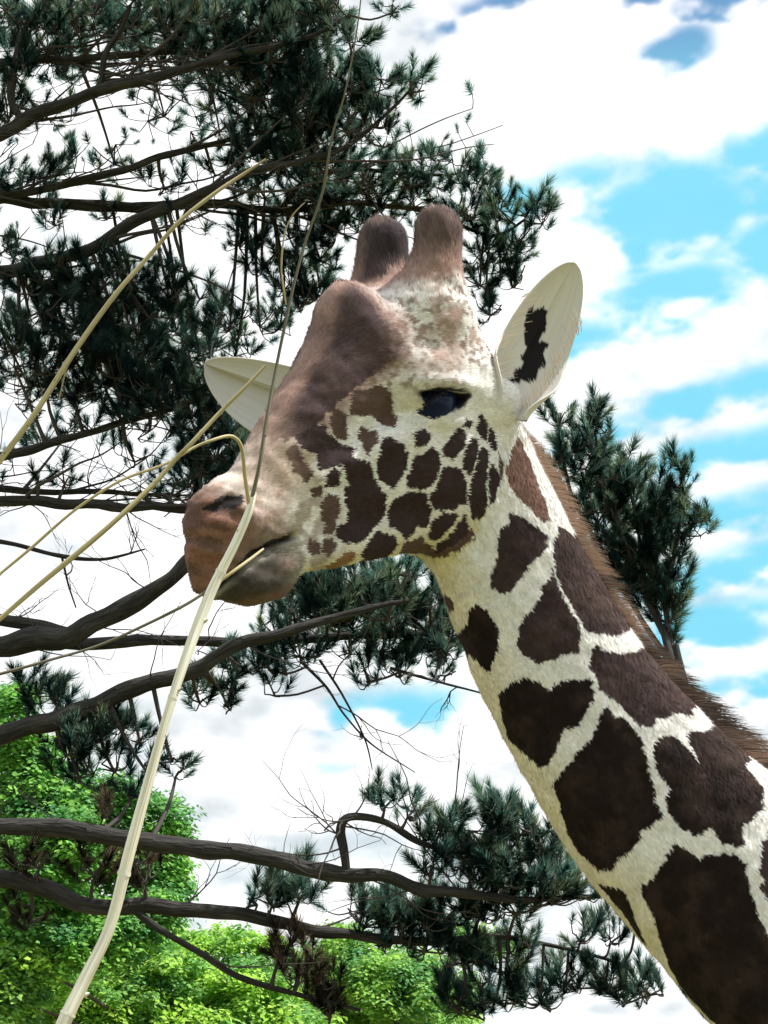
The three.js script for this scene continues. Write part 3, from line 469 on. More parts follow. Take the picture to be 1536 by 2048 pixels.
// ---------------------------------------------------------------- pines
const [barkMap, barkBump] = barkTexture(4, [22, 20, 19], [70, 66, 62]);
const barkMat = new THREE.MeshStandardMaterial({ map: barkMap, bumpMap: barkBump, bumpScale: 0.012, roughness: 0.95 }); barkMat.name = 'pine bark';
const twigMat = new THREE.MeshStandardMaterial({ color: new THREE.Color(0.045, 0.036, 0.033), roughness: 0.9 }); twigMat.name = 'twig bark';
const needleMat = new THREE.MeshPhysicalMaterial({ color: new THREE.Color(1, 1, 1), vertexColors: true, roughness: 0.6, transmission: 0.5, thickness: 0, side: THREE.DoubleSide }); needleMat.name = 'pine needles';
function tuftGeometry(seed) {                                        // a shoot with long needles all round it, 1 unit long
  const R = rng(seed), pos = [], nor = [], col = [];
  for (let i = 0; i < 130; i++) {
    const t = Math.pow(R(), 0.8), an = R() * 6.283, lean = mix(1.15, 0.35, t) + 0.3 * (R() - 0.5), d = V(Math.cos(an) * Math.sin(lean), Math.cos(lean), Math.sin(an) * Math.sin(lean)), L = 0.62 * (0.7 + 0.5 * R());
    const o = V(0, 0.75 * t, 0), s = d.clone().cross(V(R() - 0.5, R() - 0.5, R() - 0.5)).normalize()  .multiplyScalar(0.0165), e = o.clone().addScaledVector(d, L).add(V(0, 0.06, 0)), n = s.clone().cross(d).normalize(), g = 0.75 + 0.5 * R();
    const w = 0.75 + 0.5 * R(); [o.clone().add(s), o.clone().sub(s), e].forEach((q, k) => { pos.push(q.x, q.y, q.z); nor.push(n.x, n.y, n.z); const t2 = k === 2 ? 1.25 : 0.85; col.push(g * t2 * w * (k === 2 ? 1.2 : 1), g * t2, g * t2 * (k === 2 ? 0.85 : 1)); });
  }
  const w = 0.018; for (const [x, z] of [[w, 0], [0, w]]) for (const q of [[-x, 0, -z], [x, 0, z], [0, 0.9, 0]]) { pos.push(...q); nor.push(z / w, 0, x / w); col.push(0.8, 0.55, 0.5); }
  const g = new THREE.BufferGeometry(); g.setAttribute('position', new THREE.Float32BufferAttribute(pos, 3)); g.setAttribute('normal', new THREE.Float32BufferAttribute(nor, 3)); g.setAttribute('color', new THREE.Float32BufferAttribute(col, 3)); return g;
}
const tuftShapes = [11, 12, 13, 14, 15, 16].map(tuftGeometry);
function pine(o) {                                                   // limbs: pixel paths [x, y, depth, half-width in pixels]; pads: [x, y, half-width, half-height, depth, share, tone]
  const base = at(o.trunk[0], 1024, o.trunk[1]); base.y = 0;
  const tree = root('pine_tree', base); tagged(tree, o.label, 'pine tree', o.group);
  const R = rng(o.seed), tr = new Limbs(base), H = o.height;
  const trunkAt = (y) => [base.x + 0.25 * Math.sin(y * 0.5), y, base.z + 0.2 * Math.sin(y * 0.4), mix(o.girth, 0.03, Math.pow(clamp(y / H), 1.2))];
  tr.tube([0, 0.15, 0.3, 0.45, 0.6, 0.75, 0.9, 1].map((t) => trunkAt(t * H)), 16, 5, 0.25, o.seed); add(tree, 'trunk', tr.geometry(), barkMat);
  const nodes = [];
  for (const L of o.limbs) {
    const lm = new Limbs(base), pts = L.map(([x, y, d, r]) => { const p = at(x, y, d); return [p.x, p.y, p.z, 0.86 * (r / FOCAL) * d]; });
    if (L[0].length > 4) { const p = pts[0], y = clamp(p[1] - 0.25, 0.5, H - 0.4), t = trunkAt(y); pts.unshift([t[0], y, t[2], p[3] * 1.25]); }
    const P = lm.tube(pts, 10, 9, 1.25, o.seed + nodes.length); add(tree, 'branch', lm.geometry(), barkMat);
    P.forEach((q, i) => { if (i > 2) nodes.push(q); });
  }
  const tw = new Limbs(base), tufts = [];
  const twig = (a, b, r0, r1, sag = 0) => { const m = [0, 1, 2].map((k) => mix(a[k], b[k], 0.5) + (R() - 0.5) * 0.12 * Math.hypot(b[0] - a[0], b[1] - a[1], b[2] - a[2])); m[1] -= sag; tw.tube([[a[0], a[1], a[2], r0], [m[0], m[1], m[2], mix(r0, r1, 0.5)], [b[0], b[1], b[2], r1]], 4, 3); return m; };
  const cap = (v) => V(...v);
  for (const [x, y, rx, ry, d, share = 1, tone = 0] of o.pads) {
    const c = at(x, y, d), k = d / FOCAL; let near = null, best = 1e9;
    for (const q of nodes) { const e = (q[0] - c.x) ** 2 + (q[1] - c.y) ** 2 + 0.35 * (q[2] - c.z) ** 2 + (q[1] > c.y ? 0.05 : 0); if (e < best) { best = e; near = q; } }
    const mid = twig(near, [c.x, c.y - ry * k * 0.4, c.z], Math.min(near[3] * 0.8, 0.016), 0.008, 0.02), stems = [[...mid], [c.x, c.y - ry * k * 0.4, c.z]];
    for (let i = 0; i < 4; i++) { const e = [c.x + (R() - 0.5) * 1.5 * rx * k, c.y + (R() - 0.6) * 1.2 * ry * k, c.z + (R() - 0.5) * 1.5 * rx * k]; twig(stems[1], e, 0.007, 0.005); stems.push(e); }
    const n = Math.max(2, Math.round((rx * ry * 3.1416 * share) / 300));
    for (let i = 0; i < n; i++) {
      let u, v, w; do { u = R() * 2 - 1; v = R() * 2 - 1; w = R() * 2 - 1; } while (u * u + v * v + w * w > 1);
      const p = [c.x + u * rx * k, c.y + v * ry * k, c.z + w * rx * k * 1.1]; let s = stems[0], b2 = 1e9;
      for (const q of stems) { const e = (q[0] - p[0]) ** 2 + (q[1] - p[1]) ** 2 + (q[2] - p[2]) ** 2; if (e < b2) { b2 = e; s = q; } }
      const size = (o.needle ?? 0.125) * (0.55 + 0.85 * R()), dir = V(p[0] - s[0], p[1] - s[1], p[2] - s[2]).normalize().multiplyScalar(0.7).add(V((R() - 0.5) * 0.9, 0.62 + 0.5 * R(), (R() - 0.5) * 0.9)).normalize();
      twig(s, p, 0.005, 0.0035, 0.012); tufts.push([p, dir, size, tone]);
    }
  }
  const main = nodes.slice();
  for (let i = 0; i < (o.side ?? 0); i++) {                          // slender side branches sweeping outwards from the limbs
    const q = main[Math.floor(R() * main.length)]; if (q[3] < 0.014 || q[1] < 6.2 || q[0] > 0.1) continue;
    const P = [[q[0], q[1], q[2], Math.min(0.014, q[3] * 0.5)]], v = V(0.8 + 0.4 * R(), (R() - 0.42) * 0.9, (R() - 0.5) * 1.1).normalize(), L = 0.7 + 0.9 * R();
    for (let k = 1; k <= 6; k++) { v.add(V(0, 0.06, 0)).add(V(R() - 0.5, R() - 0.5, R() - 0.5).multiplyScalar(0.45)).normalize(); const b = P[k - 1]; P.push([b[0] + (v.x * L) / 6, b[1] + (v.y * L) / 6, b[2] + (v.z * L) / 6, mix(P[0][3], 0.003, k / 6)]); if (k > 2 && R() < 0.6) { const p = [P[k][0] + (R() - 0.5) * 0.16, P[k][1] + 0.05 + 0.1 * R(), P[k][2] + (R() - 0.5) * 0.16]; twig(P[k], p, 0.004, 0.003); tufts.push([p, V(R() - 0.5, 0.8, R() - 0.5).normalize(), 0.1 * (0.6 + 0.8 * R()), 0]); } }
    tw.tube(P, 5, 3);
  }
  for (let i = 0; i < o.bare; i++) {                                 // thin leafless twigs along the limbs
    const q = nodes[Math.floor(R() * nodes.length)]; if (q[3] < 0.006 || (q[1] < 6.2 && R() < 0.65) || q[0] > 0.6) continue;
    const run = (a, d, L, r, left) => {                                // a wandering twig that forks
      const P = [[...a, r]], v = d.clone();
      for (let k = 1; k <= 5; k++) { v.add(V(R() - 0.5, R() - 0.42, R() - 0.5).multiplyScalar(0.75)).normalize(); const b = P[k - 1]; P.push([b[0] + v.x * L * 0.2, b[1] + v.y * L * 0.2, b[2] + v.z * L * 0.2, mix(r, r * 0.3, k / 5)]); if (left && R() < 0.45) run(P[k].slice(0, 3), v.clone().add(V(R() - 0.5, R() - 0.5, R() - 0.5).multiplyScalar(1.6)).normalize(), L * 0.5, P[k][3] * 0.75, left - 1); }
      tw.tube(P, 4, 2);
    };
    const an = R() * 6.28; run(q.slice(0, 3), V(Math.cos(an), R() - 0.4, Math.sin(an) * 0.6).normalize(), 0.3 + 0.55 * R(), 0.0058, 2);
  }
  add(tree, 'twig', tw.geometry(), twigMat, 'stuff');
  const M = new THREE.Matrix4(), Q = new THREE.Quaternion(), C = new THREE.Color();
  tuftShapes.forEach((g, s) => {
    const list = tufts.filter((_, i) => i % tuftShapes.length === s), im = new THREE.InstancedMesh(g, needleMat, list.length); im.name = 'needles'; im.userData.kind = 'stuff';
    list.forEach(([p, d, size, tone], i) => {
      Q.setFromUnitVectors(V(0, 1, 0), d); M.compose(cap(p).sub(base), Q, V(size, size, size)); im.setMatrixAt(i, M);
      const a = R() * R(), b = 0.6 + 0.8 * R(); tone ? C.setRGB(0.36 * b, 0.33 * b, 0.24 * b) : C.setRGB((0.22 + 0.20 * a) * b, (0.46 + 0.09 * a) * b, (0.43 - 0.12 * a) * b); im.setColorAt(i, C);
    });
    tree.add(im);
  });
  return tree;
}
const T = 1;                                                         // marks a limb that leaves the trunk
pine({
  seed: 3, trunk: [-330, 10.2], height: 16, girth: 0.24, bare: 380, side: 190, label: 'large dark pine filling the left of the view with long bare-barked limbs',
  limbs: [
    [[-160, 330, 10, 17, T], [0, 270, 9.8, 15], [60, 240, 9.8, 15], [190, 186, 9.7, 13], [300, 156, 9.6, 12], [370, 140, 9.6, 10], [470, 110, 9.6, 8], [600, 80, 9.6, 6], [700, 30, 9.6, 4]],
    [[-160, 590, 10, 16, T], [0, 545, 9.9, 15], [150, 510, 9.8, 14], [280, 440, 9.8, 13], [400, 390, 9.7, 11], [480, 352, 9.7, 9], [560, 330, 9.7, 8], [680, 300, 9.7, 6], [760, 240, 9.7, 4], [820, 180, 9.7, 3]],
    [[-160, 410, 10.4, 17, T], [0, 398, 10.4, 16], [130, 405, 10.4, 14], [300, 412, 10.5, 13], [420, 410, 10.6, 11], [560, 420, 10.7, 9], [700, 405, 10.8, 7], [850, 425, 10.9, 5], [980, 470, 11, 4], [1050, 440, 11, 3]],
    [[-60, 400, 10.4, 9], [130, 370, 10.2, 9], [300, 322, 10, 8], [460, 280, 10, 6], [600, 250, 10, 3]],
    [[190, 186, 9.7, 11], [205, 160, 9.7, 8], [210, 110, 9.7, 7], [240, 60, 9.7, 5], [260, 10, 9.7, 4]],
    [[60, 250, 9.8, 6], [20, 200, 9.8, 9], [30, 120, 9.8, 9], [60, 40, 9.9, 6], [120, -30, 9.9, 4]],
    [[-160, 150, 10, 9, T], [0, 125, 10, 9], [200, 115, 10, 8], [360, 105, 10, 6], [520, 120, 10, 4], [640, 150, 10, 3]],
    [[560, 420, 10.7, 7], [600, 370, 10.6, 6], [690, 340, 10.6, 5], [800, 345, 10.6, 4], [900, 350, 10.7, 3], [965, 330, 10.7, 2]],
    [[-160, 950, 9.8, 12, T], [0, 915, 9.7, 11], [100, 885, 9.7, 10], [200, 860, 9.7, 9], [300, 830, 9.7, 7], [420, 790, 9.7, 4]],
    [[-160, 1005, 9.8, 13, T], [0, 1002, 9.7, 13], [150, 1006, 9.7, 12], [380, 1018, 9.7, 10], [520, 1000, 9.8, 6]],
    [[-160, 975, 10.3, 8, T], [0, 978, 10.3, 8], [200, 985, 10.3, 6], [350, 990, 10.3, 4]],
    [[-160, 1305, 9, 28, T], [0, 1287, 8.9, 27], [150, 1264, 8.8, 25], [260, 1217, 8.8, 22], [330, 1167, 8.8, 19], [385, 1115, 8.8, 16], [470, 1040, 8.8, 11], [560, 960, 8.9, 7]],
    [[-160, 1215, 9.2, 13, T], [0, 1238, 9, 13], [60, 1250, 8.95, 14], [130, 1262, 8.9, 14]],
    [[-160, 1330, 9.4, 15, T], [0, 1302, 9.4, 14], [250, 1282, 9.4, 13], [500, 1283, 9.4, 11], [700, 1272, 9.4, 9], [900, 1265, 9.5, 6]],
    [[-160, 1535, 8.8, 24, T], [0, 1476, 8.7, 23], [120, 1432, 8.6, 22], [250, 1391, 8.6, 20], [380, 1345, 8.6, 18], [470, 1293, 8.6, 15], [560, 1268, 8.6, 12], [680, 1232, 8.7, 9], [820, 1200, 8.8, 5]],
    [[-160, 1645, 8.4, 20, T], [0, 1651, 8.2, 20], [130, 1661, 8.1, 20], [250, 1682, 8, 20], [400, 1693, 8, 20], [480, 1706, 8, 20], [560, 1728, 8, 19], [700, 1746, 8, 18], [800, 1763, 8, 15], [900, 1790, 8, 12], [1050, 1800, 8.1, 8], [1200, 1790, 8.2, 4]],
    [[692, 1745, 8, 10], [684, 1695, 8, 10], [681, 1660, 8, 11], [694, 1637, 8, 10], [728, 1634, 8, 9], [770, 1645, 8, 8], [830, 1678, 8, 7], [900, 1700, 8.05, 5], [1000, 1710, 8.1, 3]],
    [[-160, 1745, 8.5, 18, T], [0, 1763, 8.4, 18], [100, 1786, 8.3, 18], [200, 1813, 8.3, 18], [420, 1823, 8.3, 16], [560, 1850, 8.3, 14], [700, 1873, 8.3, 12], [850, 1882, 8.3, 9], [1000, 1874, 8.4, 6], [1150, 1900, 8.5, 4], [1250, 1930, 8.5, 3]],
    [[265, 1818, 8.3, 9], [330, 1865, 8.2, 8], [400, 1906, 8.2, 8], [480, 1956, 8.2, 7], [600, 1990, 8.2, 6], [720, 2022, 8.2, 4]],
    [[600, 1320, 9, 4], [650, 1370, 9, 3.2], [690, 1430, 9, 2.6], [740, 1485, 9, 2], [830, 1545, 9, 1]],
    [[640, 1320, 9, 3.4], [690, 1400, 9, 2.6], [730, 1480, 9, 2], [745, 1540, 9, 1]],
    [[780, 1335, 9.2, 3.6], [870, 1362, 9.2, 3], [960, 1386, 9.2, 2]],
    [[-160, 1060, 9.4, 6, T], [0, 1083, 9.3, 5.5], [110, 1112, 9.3, 5], [200, 1119, 9.3, 4], [290, 1098, 9.3, 2]],
    [[125, 1115, 9.3, 3], [138, 1170, 9.3, 2.4], [152, 1215, 9.3, 1.6]],
  ],
  pads: [
    [470, 700, 50, 40, 11.2, 0.7], [520, 640, 50, 40, 11.2, 0.7], [400, 690, 50, 40, 11.2, 0.8], [440, 800, 50, 60, 11.2], [480, 880, 40, 50, 11.2], [600, 1170, 60, 40, 10.8], [680, 1190, 90, 40, 10.9], [800, 1200, 90, 50, 10.9], [880, 1290, 60, 50, 10.9], [640, 1230, 80, 30, 10.9], [440, 1010, 60, 30, 11], [420, 960, 70, 50, 11, 0.9], [500, 950, 60, 60, 11, 0.9], [350, 1010, 60, 16, 11, 0.6], [620, 1180, 80, 40, 10.6], [740, 1190, 80, 44, 10.6], [850, 1240, 70, 50, 10.6], [700, 1250, 90, 34, 10.6], [560, 1260, 60, 40, 10.6, 0.8], [470, 1330, 60, 30, 10.4, 0.7], [260, 660, 110, 50, 11.2, 0.7], [430, 750, 50, 60, 11.2, 0.8], [60, 90, 100, 50, 11.4], [200, 90, 110, 50, 11.4], [360, 60, 110, 60, 11.4], [480, 110, 110, 60, 11.4], [330, 220, 90, 40, 11.4, 0.5], [560, 240, 110, 60, 11.4], [700, 210, 60, 70, 11.4, 0.8], [440, 250, 80, 40, 11.4, 0.6], [100, 230, 70, 30, 11.4, 0.5], [230, 320, 90, 25, 11.4, 0.5], [370, 440, 60, 25, 11.4, 0.4], [640, 560, 50, 60, 11.4, 0.8], [560, 640, 50, 50, 11.4, 0.7], [370, 660, 70, 40, 11.2, 0.8], [60, 760, 80, 40, 11.2, 0.8], [120, 880, 90, 26, 11.2, 0.6], [90, 20, 110, 60, 10.6], [280, 30, 110, 60, 10.6], [460, 40, 110, 60, 10.6], [610, 60, 100, 70, 10.5], [330, 110, 90, 40, 10.7, 0.6], [520, 170, 110, 60, 10.6], [640, 220, 100, 60, 10.6], [430, 165, 80, 40, 10.6, 0.7], [560, 300, 90, 40, 10.8, 0.8], [660, 380, 80, 50, 11, 0.8], [170, 600, 120, 50, 10.6], [280, 660, 100, 50, 10.6], [120, 680, 110, 40, 10.6], [330, 760, 120, 60, 10.6], [190, 770, 120, 40, 10.6], [460, 640, 60, 60, 10.8, 0.7], [430, 900, 70, 60, 10.6],
    [40, 30, 80, 50, 9.9], [150, 30, 70, 50, 9.9], [240, 40, 70, 45, 9.9], [330, 55, 80, 55, 9.8], [430, 50, 80, 50, 9.8], [520, 40, 70, 50, 9.8], [600, 50, 70, 60, 9.8], [660, 30, 50, 50, 9.8], [705, 95, 40, 50, 9.7, 0.8], [785, 18, 26, 22, 9.7],
    [30, 130, 36, 60, 9.8], [20, 215, 26, 80, 9.9], [100, 90, 70, 40, 10], [120, 130, 60, 30, 10.2, 0.7], [540, 115, 80, 60, 9.8], [620, 140, 70, 60, 9.9], [470, 110, 60, 50, 9.9], [400, 120, 60, 40, 9.9, 0.7], [500, 185, 60, 45, 9.9, 0.8], [590, 205, 80, 55, 9.8], [680, 175, 55, 55, 9.8], [755, 185, 55, 45, 9.7], [825, 172, 34, 42, 9.7],
    [695, 250, 60, 45, 9.8], [620, 275, 80, 45, 9.9], [500, 290, 50, 30, 10, 0.6], [750, 240, 50, 45, 9.8], [765, 285, 32, 25, 9.8, 0.7], [70, 345, 60, 28, 10.3], [50, 392, 70, 20, 10.4], [140, 350, 50, 20, 10.3, 0.5], [330, 368, 45, 28, 10.2, 0.8], [430, 340, 40, 26, 10.2, 0.7], [490, 300, 50, 36, 10], [560, 335, 65, 36, 9.9], [650, 330, 75, 45, 9.9], [730, 355, 60, 42, 10.4], [800, 345, 45, 42, 10.6],
    [530, 385, 75, 36, 10.6], [620, 410, 75, 40, 10.7], [690, 425, 55, 48, 10.8], [480, 480, 44, 48, 10.6, 0.9], [525, 510, 44, 70, 10.7, 0.9], [565, 560, 50, 55, 10.7], [610, 590, 40, 55, 10.7], [640, 500, 50, 55, 10.8], [110, 445, 22, 20, 10.3], [215, 430, 32, 22, 10.4], [650, 440, 40, 60, 10.8], [580, 460, 50, 50, 10.7, 0.8],
    [30, 505, 45, 26, 10], [55, 560, 75, 36, 9.9], [125, 560, 70, 42, 9.9], [195, 565, 55, 45, 9.8], [270, 560, 60, 45, 9.8], [335, 560, 45, 40, 9.8], [60, 620, 70, 36, 9.9], [150, 640, 75, 46, 9.8], [230, 635, 60, 55, 9.8], [300, 620, 55, 45, 9.8], [355, 595, 35, 35, 9.8, 0.7], [430, 640, 40, 36, 10, 0.6], [400, 590, 40, 26, 10, 0.4],
    [30, 720, 60, 38, 9.7], [90, 735, 60, 38, 9.7], [200, 700, 65, 46, 9.7], [230, 745, 70, 46, 9.7], [300, 720, 75, 46, 9.7], [380, 700, 45, 46, 9.7], [150, 785, 66, 34, 9.7, 0.9], [250, 800, 80, 44, 9.7], [330, 800, 80, 46, 9.7], [400, 790, 60, 44, 9.7], [300, 850, 75, 34, 9.7, 0.8], [390, 845, 50, 38, 9.7], [40, 690, 40, 24, 9.8], [60, 800, 60, 20, 9.8, 0.6], [180, 855, 60, 20, 9.7, 0.6], [465, 850, 36, 40, 9.7, 0.8], [490, 900, 40, 40, 9.7, 0.8],
    [80, 958, 24, 26, 9.8, 0.8], [130, 958, 26, 28, 9.8, 0.8], [400, 935, 50, 46, 9.8], [450, 965, 36, 46, 9.8], [350, 960, 45, 26, 9.8, 0.7], [300, 1000, 50, 14, 9.8, 0.5], [430, 900, 50, 40, 9.8, 0.8], [270, 915, 60, 25, 9.8, 0.5],
    [860, 350, 55, 46, 10.7], [915, 342, 34, 44, 10.7], [955, 352, 32, 44, 10.7, 0.9], [930, 420, 46, 50, 10.9], [1000, 405, 48, 48, 11], [1050, 420, 46, 36, 11], [1085, 438, 30, 28, 11], [970, 485, 55, 50, 11], [1040, 490, 45, 46, 11], [960, 555, 46, 46, 11], [1025, 560, 36, 44, 11, 0.9], [980, 620, 36, 34, 11], [1000, 530, 40, 40, 11, 0.7], [830, 400, 45, 40, 10.9], [760, 400, 50, 50, 10.8],
    [590, 1222, 45, 36, 9.2], [640, 1175, 60, 38, 9.1], [720, 1170, 68, 40, 9.1], [800, 1165, 60, 40, 9.1], [680, 1225, 76, 40, 9.1], [780, 1225, 70, 40, 9.1], [860, 1205, 40, 40, 9.2], [820, 1285, 55, 46, 9.4], [760, 1290, 55, 38, 9.4], [880, 1300, 40, 46, 9.4], [700, 1295, 46, 30, 9.4, 0.7], [600, 1300, 55, 36, 9.2], [540, 1325, 46, 34, 9.1, 0.9], [495, 1335, 42, 26, 9, 0.8], [450, 1362, 36, 34, 8.9, 0.9], [400, 1392, 40, 34, 8.8, 0.9], [460, 1410, 28, 24, 8.9, 0.8], [550, 1378, 28, 36, 9.1, 0.8], [740, 1350, 36, 34, 9.3, 0.8], [800, 1345, 38, 28, 9.3, 0.8], [890, 1345, 30, 20, 9.4, 0.6], [880, 1250, 40, 40, 9.4],
    [60, 1390, 55, 36, 8.8, 0.8], [135, 1490, 55, 52, 8.6], [190, 1468, 55, 44, 8.6], [245, 1445, 36, 36, 8.6, 0.8], [160, 1540, 55, 44, 8.6], [230, 1530, 36, 34, 8.6, 0.8], [280, 1470, 26, 34, 8.6, 0.7], [345, 1515, 26, 22, 8.6, 0.9], [352, 1545, 22, 20, 8.6, 0.9], [295, 1535, 26, 26, 8.6, 0.6], [260, 1590, 26, 34, 8.5, 0.6], [110, 1420, 40, 30, 8.7, 0.7],
    [80, 1720, 70, 40, 8.3, 0.45, 1], [190, 1730, 70, 50, 8.3, 0.45, 1], [290, 1745, 50, 50, 8.3, 0.5, 1], [60, 1830, 50, 40, 8.4, 0.4, 1], [230, 1650, 50, 30, 8.2, 0.35, 1],
    [770, 1602, 34, 30, 8, 0.9], [815, 1622, 36, 30, 8, 0.9], [900, 1640, 28, 42, 8, 0.9], [1000, 1622, 36, 38, 8.1], [960, 1680, 55, 40, 8.1], [1040, 1655, 55, 38, 8.1], [1085, 1690, 40, 34, 8.1], [940, 1740, 56, 48, 8.1], [1005, 1742, 66, 54, 8.1], [1080, 1742, 62, 50, 8.1], [1135, 1762, 40, 42, 8.2], [880, 1690, 36, 40, 8, 0.9], [860, 1740, 30, 40, 8, 0.7],
    [545, 1792, 55, 44, 8.3], [600, 1782, 46, 38, 8.3], [515, 1800, 34, 26, 8.3, 0.8], [720, 1832, 66, 38, 8.3], [790, 1812, 46, 36, 8.3], [805, 1838, 55, 36, 8.3], [880, 1832, 60, 46, 8.3], [960, 1815, 60, 44, 8.2], [1030, 1812, 60, 36, 8.2], [1100, 1792, 60, 36, 8.2], [1180, 1782, 44, 30, 8.2],
    [850, 1885, 56, 44, 8.3], [770, 1880, 50, 30, 8.3, 0.8], [930, 1905, 66, 44, 8.4], [1010, 1925, 46, 46, 8.4], [990, 1985, 56, 46, 8.4], [1080, 1992, 56, 36, 8.4], [1130, 1955, 40, 44, 8.5], [1200, 1965, 55, 34, 8.5], [1250, 1992, 55, 36, 8.5], [1300, 1975, 44, 36, 8.5], [1220, 1872, 36, 36, 8.5, 0.9], [1270, 1845, 34, 26, 8.5, 0.8], [930, 2010, 60, 40, 8.4], [1160, 1870, 40, 30, 8.4, 0.7], [1060, 1880, 36, 26, 8.4, 0.6],
    [600, 1925, 50, 50, 8.2, 0.9, 1], [650, 1985, 46, 44, 8.2, 0.8, 1], [560, 1900, 36, 26, 8.2, 0.6, 1], [660, 2025, 30, 30, 8.2, 0.8, 1],
  ],
});
pine({
  seed: 9, trunk: [1325, 13], height: 6.25, girth: 0.10, bare: 30, needle: 0.17, label: 'smaller pine whose tufted top shows to the right behind the giraffe neck',
  limbs: [
    [[1290, 1180, 13, 7, T], [1250, 1090, 12.9, 5], [1210, 980, 12.9, 4], [1190, 860, 12.9, 2.5]],
    [[1330, 1230, 13, 6, T], [1350, 1110, 13, 5], [1362, 1010, 13, 3.5], [1370, 930, 13, 2]],
    [[1260, 1200, 13, 6, T], [1200, 1100, 12.8, 5], [1140, 980, 12.8, 4], [1115, 850, 12.8, 2]],
    [[1300, 1190, 13, 5, T], [1275, 1060, 13.1, 4], [1255, 950, 13.1, 2]],
  ],
  pads: [[1118, 832, 24, 42, 12.8, 0.9], [1185, 832, 28, 46, 12.9], [1150, 885, 52, 46, 12.8], [1208, 852, 24, 36, 12.9, 0.9], [1135, 945, 52, 40, 12.8], [1200, 950, 55, 48, 12.9], [1256, 958, 44, 54, 13], [1240, 1030, 55, 48, 13], [1355, 960, 42, 44, 13], [1318, 1012, 42, 46, 13], [1375, 1032, 55, 44, 13], [1280, 1092, 55, 54, 13], [1215, 1080, 36, 40, 13, 0.8], [1340, 1102, 46, 38, 13], [1262, 1162, 55, 46, 13], [1310, 1192, 46, 55, 13], [1322, 1240, 26, 20, 13, 0.8], [1400, 1062, 28, 26, 13, 0.9], [1180, 1010, 44, 40, 12.9, 0.8], [1335, 1225, 34, 50, 12.8], [1352, 1165, 34, 50, 12.8], [1345, 1280, 26, 30, 12.8], [1180, 1040, 50, 50, 13.4], [1220, 1140, 50, 50, 13.4], [1170, 920, 60, 50, 13.4], [1230, 1000, 60, 60, 13.4], [1300, 1060, 60, 60, 13.4], [1350, 1060, 50, 50, 13.4], [1240, 1130, 50, 50, 13.4], [1300, 1150, 50, 60, 13.4]],
});
// ---------------------------------------------------------------- leafy trees beyond the pines
const leafMat = new THREE.MeshPhysicalMaterial({ vertexColors: true, roughness: 0.8, transmission: 0.5, thickness: 0, side: THREE.DoubleSide, specularIntensity: 0.4 }); leafMat.name = 'leaves';
const leafGeo = (() => { const g = new THREE.BufferGeometry(), w = 0.36; g.setAttribute('position', new THREE.Float32BufferAttribute([0, 0, 0, -w, 0.06, 0.4, 0, -0.04, 0.5, w, 0.06, 0.4, 0, 0.02, 1.05], 3)); g.setAttribute('color', new THREE.Float32BufferAttribute(new Array(15).fill(1), 3)); g.setIndex([0, 2, 1, 0, 3, 2, 1, 2, 4, 2, 3, 4]); g.computeVertexNormals(); return g; })();
const [leafBark, leafBarkBump] = barkTexture(9, [46, 40, 33], [120, 108, 92]);
const leafBarkMat = new THREE.MeshStandardMaterial({ map: leafBark, bumpMap: leafBarkBump, bumpScale: 0.01, roughness: 0.95 }); leafBarkMat.name = 'leafy tree bark';
